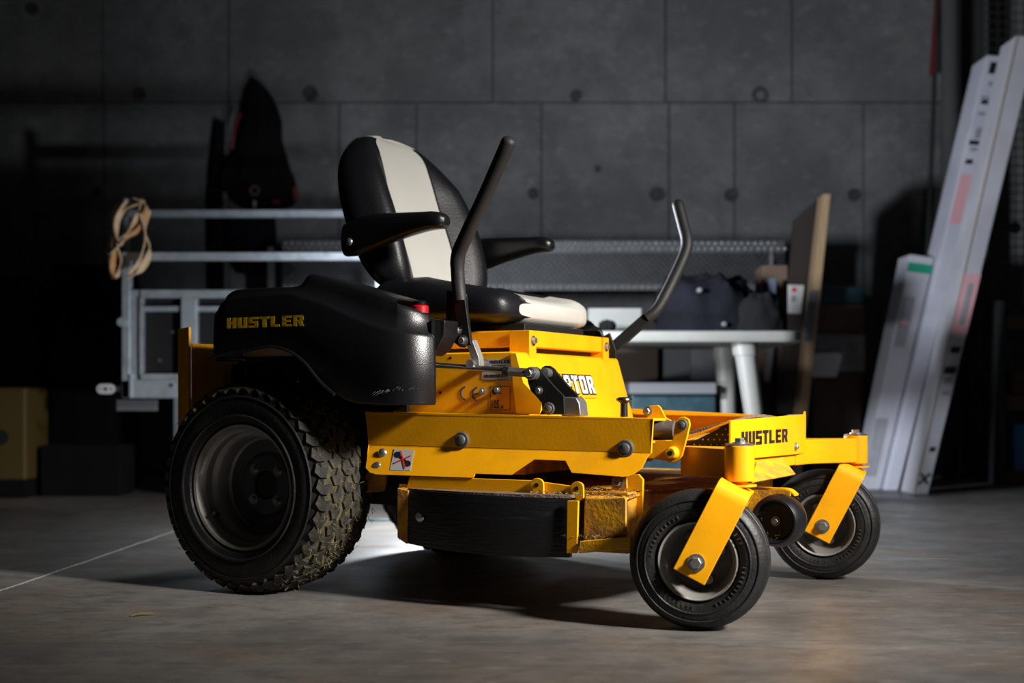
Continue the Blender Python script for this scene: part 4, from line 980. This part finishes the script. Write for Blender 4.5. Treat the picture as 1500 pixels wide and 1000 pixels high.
# things on the table
def lump(name, px0, px1, pyt, zb, d, dep, m, seed, amp=.25, flat=1.0):
    X0, Z1 = PW(px0, pyt, d); X1, _ = PW(px1, pyt, d); cx_, hx_ = (X0+X1)/2, (X1-X0)/2; hz = Z1-zb; b2 = B(); rings = []
    nu, nw = 28, 16
    for i in range(nw+1):
        ph = (PI/2)*(i/nw); ring = []
        for k in range(nu*2):
            t = 2*PI*k/(nu*2); cr_ = math.cos(ph)**.42 if i < nw else .02
            v = Vector((math.cos(t)*cr_, math.sin(t)*cr_, math.sin(ph)))
            nz_ = noise.noise(v*2.2+Vector((seed, 0, 0)))*amp+noise.noise(v*6+Vector((seed, 3, 0)))*amp*.4+abs(noise.noise(v*4+Vector((0, seed, 1))))*-amp*.5
            f = 1+nz_; ring.append((cx_+v.x*hx_*f, d+dep/2+v.y*dep/2*f, zb+max(0, v.z*hz*(1+nz_*.8))))
        rings.append(ring)
    b2.loft(rings); return b2.make(name, m, smooth=50)
c1 = lump('clothing_heap', 958, 1128, 401, zt_+.001, TBD+.17, .30, 'navycloth', 3.3, .22); tag(c1, 'heap of dark navy work clothes piled on the right of the garden table', 'clothing')
for px, py in ((1026, 424), (1062, 474)):
    X, Z = PW(px, py, TBD+.14); B().lathe([(.03, .011), (-.006, .010), (-.007, .006)], (X, TBD+.16, Z), 'Y', 12).make('snap_button', 'greymetal', c1)
c2 = lump('dark_bag', 1085, 1158, 428, zt_+.001, TBD-.02, .16, 'blackcloth', 9.1, .12); tag(c2, 'small black bag at the right edge of the garden table, before the clothes', 'bag')
bx = BX(862, 940, 451, 483, TBD+.25, .2, 'storage_tray', 'tableplastic'); bx.location.z += 0; tag(bx, 'low pale grey plastic tray on the garden table beside the left lever', 'tray')
c3 = lump('work_glove', 878, 905, 468, zt_+.001, TBD+.03, .12, 'blackcloth', 5.5, .2); tag(c3, 'crumpled black glove lying in front of the pale tray on the table', 'glove')
bx = BX(1118, 1154, 388, 484, TBD+.50, .2, 'carton', 'cardboard'); Zb = zt_; tag(bx, 'narrow upright brown carton standing on the table end behind the clothes', 'box')
for v in bx.data.vertices: v.co.z = max(v.co.z, zt_+.001)
X0, Z0 = PW(1126, 440, TBD+.42); X1, Z1 = PW(1136, 408, TBD+.42); B().box(X0, X1, TBD+.415, TBD+.42, Z0, Z1).make('print_panel', 'bluegrey_ink', bx)

# things below the table
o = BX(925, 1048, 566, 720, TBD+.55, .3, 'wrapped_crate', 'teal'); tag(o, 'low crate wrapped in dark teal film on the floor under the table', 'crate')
X0, Z0 = PW(922, 577, TBD+.5); X1, Z1 = PW(1050, 560, TBD+.5); B().box(X0, X1, TBD+.5, TBD+.86, Z0, Z1).make('crate_lid', 'greybox', o, bevel=.006)
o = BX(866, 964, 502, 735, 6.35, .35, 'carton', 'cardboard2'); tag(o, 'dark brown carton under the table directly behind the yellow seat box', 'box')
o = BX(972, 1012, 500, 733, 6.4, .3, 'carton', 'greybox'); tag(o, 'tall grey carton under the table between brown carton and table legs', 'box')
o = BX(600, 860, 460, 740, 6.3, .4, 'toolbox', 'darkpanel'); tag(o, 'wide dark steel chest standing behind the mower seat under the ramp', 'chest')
for k in range(2): B().box(PW(608+125*k,0,6.3)[0], PW(727+125*k,0,6.3)[0], 6.285, 6.3, .25, .75).make('chest_door', 'darkpanel', o, bevel=.003)

# --- leaning boards and planks right of the table
def lean(name, pb0, pb1, pt0, pt1, d, dep, m, label, cat, bevel=.003, tilt=0, group=None):
    # pb0,pb1 bottom left/right pixels, pt0,pt1 top left/right pixels, front face at distance d; slab goes back dep
    q = [PW(*pb0, d), PW(*pb1, d), PW(*pt1, d+tilt), PW(*pt0, d+tilt)]
    ys = [d, d, d+tilt, d+tilt]; pts = [(a_[0], y, a_[1]) for a_, y in zip(q, ys)]
    zmin = min(p[2] for p in pts)
    o = B().extr([(x, y, max(z-zmin, 0) if i < 2 else z) for i, (x, y, z) in enumerate(pts)], (0, dep, 0)).make(name, m, bevel=bevel)
    tag(o, label, cat, group); return o
def fy(d): return 585+FPX*H/d
o = lean('plywood_sheet', (1128, fy(6.9)), (1172, fy(6.9)), (1163, 322), (1209, 283), 6.9, .03, 'ply', 'dark brown plywood sheet leaning beside the table with a slanted top', 'board', tilt=.0)
o = lean('edge_plank', (1157, fy(6.7)), (1172, fy(6.7)), (1206, 284), (1217, 284), 6.7, .12, 'wood', 'thin pale wooden plank leaning on edge along the dark plywood', 'plank')
# grey worn foot section of the plank
q = [PW(1177,500,6.69), PW(1190,500,6.69), PW(1198,425,6.69), PW(1185,425,6.69)]; B().extr([(a_[0], 6.685, a_[1]) for a_ in q], (0, .015, 0)).make('paper_wrap', 'film', o, bevel=.002)
o = lean('batten', (1112, fy(7.3)), (1128, fy(7.3)), (1150, 395), (1166, 395), 7.3, .05, 'wooddark', 'brown wooden batten leaning between table legs and plywood', 'batten')
o = lean('batten', (1083, fy(7.5)), (1100, fy(7.5)), (1120, 400), (1138, 400), 7.5, .05, 'wooddark', 'shorter brown batten leaning just left of the other, behind the table', 'batten')
pp = B().extr([(PW(x, y, 6.85)[0], 6.85, PW(x, y, 6.85)[1]) for x, y in [(1149,458),(1173,459),(1178,418),(1153,417)]], (0, .004, 0)).make('paper_tag', 'white_tag', smooth=0)
tag(pp, 'white paper tag with red dot stuck on the dark plywood', 'label')
X, Z = PW(1164, 424, 6.84); B().lathe([(0, .014), (-.002, .013)], (X, 6.848, Z), 'Y', 16).make('red_dot', 'redink', pp)
X, Z = PW(1163, 437, 6.84); B().box(X-.012, X+.012, 6.846, 6.85, Z-.016, Z+.016).make('tag_print', 'greylabel', pp)

# --- stack of wrapped boxes
o = BX(1190, 1262, 545, 712, 6.95, .45, 'carton', 'cardboard2'); tag(o, 'dark brown carton at the bottom of the film wrapped stack', 'box', None)
t0 = PW(0, 545, 6.95)[1]
X0, X1 = PW(1186, 0, 6.95)[0], PW(1268, 0, 6.95)[0]
t1 = PW(0, 488, 6.95)[1]; o = B().box(X0, X1, 6.94, 7.4, t0+.002, t1).make('carton', 'film', bevel=.012, seg=3); tag(o, 'grey film wrapped carton with a torn pale label in middle of stack', 'box')
q = [PW(1184,552,6.93), PW(1226,552,6.93), PW(1233,520,6.93), PW(1228,516,6.93), PW(1192,518,6.93)]; B().extr([(a_[0], 6.93, a_[1]) for a_ in q], (0, .008, 0)).make('torn_label', 'lensgrey', o, smooth=0)
t2 = PW(0, 445, 6.95)[1]; o = B().box(X0+.01, X1+.0, 6.96, 7.4, t1+.002, t2).make('carton', 'cardboard', bevel=.01); tag(o, 'brown carton under film on top of the wrapped stack', 'box')
t3 = PW(0, 419, 6.95)[1]; o = B().box(X0+.03, X1-.0, 6.97, 7.38, t2+.002, t3).make('folded_tarp', 'teal', bevel=.015, seg=3); tag(o, 'dark green folded tarpaulin lying on top of the wrapped boxes', 'tarp')
o = lean('timber_offcut', (1238, fy(7.5)), (1248, fy(7.5)), (1284, 455), (1294, 455), 7.5, .06, 'wooddark', 'brown timber offcut leaning behind the wrapped boxes, beside the green banded box', 'timber')
o = BX(1255, 1276, 568, 585, 7.7, .08, 'wood_block', 'wooddark'); 
zz = [v.co.z for v in o.data.vertices]; mz = min(zz)
for v in o.data.vertices:
    if v.co.z < mz+.01: v.co.z = 0
tag(o, 'upright brown wood block standing by the leaning timber offcut', 'wood')

# --- tall white boxes leaning to the right
def tallbox(name, bl, br, tl, tr_, d, dep, m, label, skew=(-.10, .0), tipback=.25):
    # front face quadrilateral by pixels; the body runs back (and to the left) by dep
    dt = d+tipback
    q = [PW(*bl, d), PW(*br, d), PW(*tr_, dt), PW(*tl, dt)]; z0 = min(q[0][1], q[1][1])
    pts = [(q[0][0], d, .002), (q[1][0], d, .002), (q[2][0], dt, q[2][1]), (q[3][0], dt, q[3][1])]
    o = B().extr(pts, (skew[0], dep, skew[1])).make(name, m, bevel=.006)
    tag(o, label, 'box'); return o, pts
def onface(pts, u0, v0, u1, v1, name, m, parent, off=.004, slant=0):
    a_, b3, c_, d_ = map(Vector, pts)
    def P(u, v): return a_.lerp(b3, u).lerp(d_.lerp(c_, u), v)+Vector((0, -off, 0))
    return B().extr([P(u0, v0), P(u1, v0), P(u1, v1), P(u0, v1)], (0, .003, 0)).make(name, m, parent, smooth=0)
oB, pB = tallbox('flat_pack_box', (1337, 720), (1360, 720), (1488, 52), (1521, 52), 6.2, .2, 'whitebox2', 'tall white flat pack box leaning furthest right with a cross drawn at its foot', (0, 0), .25)
onface(pB, .02, .005, .10, .995, 'tape_edge', 'tape', oB)
onface(pB, .12, .34, .98, .47, 'pink_label', 'pink', oB); onface(pB, .4, .36, .7, .45, 'label_print', 'greylabel', oB, .006)
for v0, v1, u0, u1 in ((.30, .312, .3, .8), (.255, .27, .2, .85), (.235, .248, .3, .7), (.21, .218, .35, .75), (.09, .10, .4, .7)): onface(pB, u0, v0, u1, v1, 'box_print', 'ink' if v0 in (.255, .30, .09) else 'greylabel', oB, .006)
def cross_on(pts, u, v, su, sv, parent):
    a_, b3, c_, d_ = map(Vector, pts)
    def P(u_, v_): return a_.lerp(b3, u_).lerp(d_.lerp(c_, u_), v_)+Vector((0, -.006, 0))
    b2 = B()
    for s_ in (-1, 1):
        p, q = P(u-su, v-s_*sv), P(u+su, v+s_*sv); d2 = (q-p)/2; n_ = Vector((-d2.z, 0, d2.x)).normalized()*.004; b2.obox((p+q)/2, d2, n_, (0, .0015, 0))
    b2.make('drawn_cross', 'ink', parent, smooth=0)
cross_on(pB, .45, .033, .28, .011, oB)
oA, pA = tallbox('flat_pack_box', (1296, 717), (1316, 717), (1446, 80), (1471, 82), 6.45, .22, 'whitebox', 'tall narrow white flat pack box leaning in the middle with small print near its top', (0, 0), .35)
onface(pA, .08, .60, 1.0, .715, 'pink_label', 'pink', oA)
for v0, v1, u0, u1 in ((.955, .982, .3, .65), (.925, .935, .45, .7), (.895, .90, .2, .7), (.882, .892, .3, .7), (.855, .862, .25, .6), (.80, .825, .35, .65), (.785, .795, .15, .85), (.77, .778, .3, .8), (.74, .75, .2, .6)):
    onface(pA, u0, v0, u1, v1, 'box_print', 'ink' if v0 in (.955, .785, .74, .882) else 'greylabel', oA, .006)
oC, pC = tallbox('banded_box', (1262, 716), (1290, 716), (1333, 372), (1369, 377), 6.5, .2, 'whitebox2', 'shorter pale grey box with green band near its top left of the tall boxes', (0, 0), .2)
onface(pC, .0, .925, 1.0, .965, 'green_band', 'green', oC)
onface(pC, .12, .60, .58, .82, 'grey_label', 'greylabel', oC); onface(pC, .15, .70, .5, .715, 'label_line', 'pink', oC, .006)
onface(pC, .0, .06, .55, .30, 'grey_label', 'greylabel', oC)

# --- thin pole, pipes, cage and pallets at the right
ho = B().cyl((PW(1346, fy(7.7), 7.7)[0], 7.7, .002), (PW(1374, 0, 7.9)[0], 7.9, 2.95), .014, 10).make('broom_pole', 'wire'); tag(ho, 'thin dark pole with red upper end leaning on the back wall', 'pole')
B().cyl((PW(1366, 110, 7.87)[0], 7.87, PW(0, 110, 7.87)[1]), (PW(1375, 0, 7.91)[0], 7.91, PW(0, -20, 7.91)[1]), .02, 10).make('red_sleeve', mat('dark_red_paint', (.12, .008, .008), .5), ho)
for px, dd, rr_, lb in [(1392, 7.45, .05, 'thick dark pipe standing beside the thin pole'), (1417, 7.6, .042, 'dark pipe standing between two other pipes by the cage'), (1441, 7.45, .034, 'slimmer dark pipe standing nearest the wire cage')]:
    X = PW(px, 0, dd)[0]; o = B().cyl((X, dd, .002), (X, dd, 3.2), rr_, 20).make('upright_pipe', 'ceiling'); tag(o, lb, 'pipe')
cg = empty('wire_cage', (2.95, 7.1, 0), 0, 'tall dark wire mesh cage at the far right edge behind the leaning boxes', 'cage')
wm = B(); cx0, cx1 = PW(1435, 0, 7.2)[0]-2.95, .9
for k in range(26): x = cx0+(cx1-cx0)*k/25; wm.box(x-.0025, x+.0025, .098, .103, .03, 3.1)
for k in range(60): z = .05+k*.05; wm.box(cx0, cx1, .093, .098, z-.0025, z+.0025)
stuff(wm.make('wire_mesh', 'wire', cg, smooth=0))
for x in (cx0, cx1): B().box(x-.02, x+.02, .08, .12, 0, 3.12).make('cage_post', 'wire', cg)
dc = B().lathe([(0, .034), (-.006, .034), (-.008, .026), (-.004, .02), (-.008, .012), (-.008, .002)], (PW(1496, 330, 7.1)[0]-2.95, .09, PW(0, 330, 7.1)[1]), 'Y', 24).make('round_plate', 'aludark', cg)
PD = 6.9
x0, x1 = PW(1468, 0, PD)[0], PW(1640, 0, PD)[0]
shl = empty('pallet_rack', ((x0+x1)/2, PD, 0), 0, 'dark rack shelves with brown timber edges at the right frame edge', 'rack')
for k, (ya, yb) in enumerate(((690, 718), (578, 602), (462, 482))):
    za, zb_ = PW(0, yb, PD)[1], PW(0, ya, PD)[1]
    B().box(-(x1-x0)/2+.02, (x1-x0)/2, -.03+.02, .16, max(za, 0), zb_).make('timber_shelf', 'wooddark', shl, bevel=.004)
for x in (-(x1-x0)/2+.0, (x1-x0)/2):
    B().box(x-.015, x+.015, .0, .15, 0, PW(0, 440, PD)[1]).make('rack_post', 'wire', shl)
for ya, yb, m_, lb, nm in ((621, 690, 'blue', 'blue plastic crate on the lowest rack shelf at the right edge', 'plastic_crate'), (540, 578, 'cardboard', 'small brown carton on the middle rack shelf at the right edge', 'carton')):
    xa = PW(1487 if m_ == 'blue' else 1484, 0, PD)[0]; o = B().box(xa, xa+.28, PD+.005, PD+.14, PW(0, yb, PD)[1]+.001, PW(0, ya, PD)[1]).make(nm, m_, bevel=.005); tag(o, lb, 'box')

# --- jacket and bag hanging on the wall
def garment(name, rows_, d, dep, m, seed):
    b2 = B(); rings = []
    P = [(y, (a_+c_)/2, (c_-a_)/2) for y, a_, c_ in rows_]; fineP = smoothpath(P, 4)
    for p in fineP:
        py_, cx_, hw = p; x, z = PW(cx_, py_, d); hx_ = hw/FPX*d; ring = []
        for k in range(40):
            t = 2*PI*k/40; f = 1+.16*noise.noise(Vector((math.cos(t)*3+seed, math.sin(t)*3, z*3)))+.07*math.sin(7*t+z*5)
            ring.append((x+hx_*math.cos(t)*f, d+dep/2*math.sin(t)*f*.9, z))
        rings.append(ring)
    return b2.loft(rings).make(name, m, smooth=50)
jk = garment('work_jacket', [(128,377,388),(136,370,395),(150,362,403),(175,356,411),(200,350,412),(225,346,418),(250,337,424),(262,330,428),(285,342,430),(300,350,426),(304,356,418)], 7.84, .26, 'blackcloth', 1.7)
tag(jk, 'black work jacket hanging on the back wall above the trailer rails', 'jacket')
sl = garment('sleeve', [(235,338,352),(255,322,346),(268,320,344),(280,326,346)], 7.80, .16, 'blackcloth', 4.2); sl.parent = jk
def atw(px, py, d): x, z = PW(px, py, d); return Vector((x, d, z))
B().tube([atw(352,165,7.70), atw(343,190,7.68), atw(340,218,7.70)], .012, 8).make('red_trim', mat('dark_red_cloth', (.12, .01, .012), .8), jk)
B().obox(atw(433,283,7.72), (.014, 0, .002), (0, .01, 0), (-.002, 0, .04)).make('red_cuff', bpy.data.materials['dark_red_cloth'], jk, bevel=.004)
B().obox(atw(404,296,7.68), (.022, 0, .002), (0, .01, 0), (-.002, 0, .014)).make('red_patch', bpy.data.materials['dark_red_cloth'], jk, bevel=.004)
rg = B().lathe([(-.006, .03), (.006, .03), (.006, .02), (-.006, .02)], (atw(373,279,7.66).x, 7.66, atw(373,279,7.66).z), 'Y', 20, True).make('ring_tab', 'wooddark', jk)
B().cyl(atw(382,134,7.84), atw(382,134,7.84)+Vector((0, .15, .02)), .008, 8).make('wall_hook', 'steel', jk)
B().obox(atw(373,299,7.665), (.008, 0, 0), (0, .006, 0), (0, 0, .02)).make('pale_clip', 'lensgrey', jk, bevel=.003)
bg = garment('hanging_bag', [(314,345,398),(328,340,399),(350,340,400),(375,342,398),(392,350,392),(400,356,386)], 7.8, .2, 'navycloth', 7.7)
tag(bg, 'dark bag hanging below the jacket behind the trailer rail', 'bag')
B().tube([atw(360,318,7.76), atw(372,308,7.78), atw(384,318,7.76)], .008, 8).make('bag_loop', 'blackcloth', bg)
cl_ = garment('hanging_trousers', [(180,318,328),(220,312,328),(300,306,326),(380,306,328),(470,308,326)], 7.9, .1, 'blackcloth', 2.9)
tag(cl_, 'dark trousers hanging on the wall left of the black jacket', 'trousers')

# --- dark machines and yellow bin at the far left
def covered(name, px0, px1, pyt, d, dep, label, seed):
    X0, Z1 = PW(px0, pyt, d); X1, _ = PW(px1, pyt, d); b2 = B(); rings = []; hx_, cx_ = (X1-X0)/2, (X0+X1)/2
    for z, s_ in ((.0, 1.02), (Z1*.3, 1.0), (Z1*.6, .99), (Z1*.85, .985), (Z1*.93, .97), (Z1*.975, .93), (Z1*.995, .85), (Z1, .6)):
        rings.append([(cx_+x*s_*(1+.02*noise.noise(Vector((x*4, y*4, z*3+seed)))), d+dep/2+y*s_, z) for x, y in rrect(hx_, dep/2, min(hx_, dep/2)*.25)])
    o = b2.loft(rings).make(name, 'blackcloth', smooth=50); return tag(o, label, 'machine')
covered('covered_machine', 66, 165, 384, 6.6, .55, 'tall black covered machine standing left of the trailer', 2.2)
covered('covered_machine', -130, 42, 402, 6.5, .6, 'black covered machine at the left frame edge behind the yellow bin', 5.1)
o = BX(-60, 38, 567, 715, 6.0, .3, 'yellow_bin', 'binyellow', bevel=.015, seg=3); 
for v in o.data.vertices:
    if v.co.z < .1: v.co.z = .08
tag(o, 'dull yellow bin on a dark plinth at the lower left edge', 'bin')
X, Z = PW(2, 640, 6.0); B().lathe([(0, .035), (-.004, .034), (-.004, .02)], (X, 5.998, Z), 'Y', 20).make('bin_emblem', 'ink', o)
B().box(PW(-60,0,6)[0], PW(38,0,6)[0], 5.99, 6.3, .0, .08).make('bin_plinth', 'blackcloth', o)
o = BX(60, 175, 652, 716, 6.1, .25, 'black_crate', 'blackcloth'); tag(o, 'low black crate on the floor left of the trailer', 'crate')
for v in o.data.vertices:
    if v.co.z < .1: v.co.z = .001

# cable lying on the floor beyond the mower
dC = H*FPX/(763-585)
cab = B().tube(smoothpath([((480-750)/FPX*dC, dC-.01, .006), ((560-750)/FPX*dC, dC, .006), ((700-750)/FPX*dC, dC+.03, .006), ((860-750)/FPX*dC, dC-.02, .006)], 8), .0055, 8).make('floor_cable', mat('dark_teal_rubber', (.01, .035, .04), .4)); tag(cab, 'thin dark teal cable on the bright floor seen beneath the mower', 'cable')
lf = B(); P0 = Vector(((192-750)/FPX*(H*FPX/(903-585)), H*FPX/(903-585), .002)); lf.tube([P0, P0+Vector((.02, .006, .004)), P0+Vector((.045, .02, .002))], [.002, .003, .001], 6)
o = lf.make('grass_blade', 'grass'); tag(o, 'single green grass blade lying on the near floor left of centre', 'grass')

# shared group names of the repeated things
for o in bpy.data.objects:
    if o.parent is None and 'label' in o:
        n_ = o.name.split('.')[0]
        g_ = {'upright_pipe': 'upright pipes by the wire cage', 'batten': 'battens leaning behind the table', 'flat_pack_box': 'flat pack boxes leaning at the right', 'carton': 'cartons stored along the back of the hall', 'covered_machine': 'covered machines at the left'}.get(n_)
        if g_: o['group'] = g_
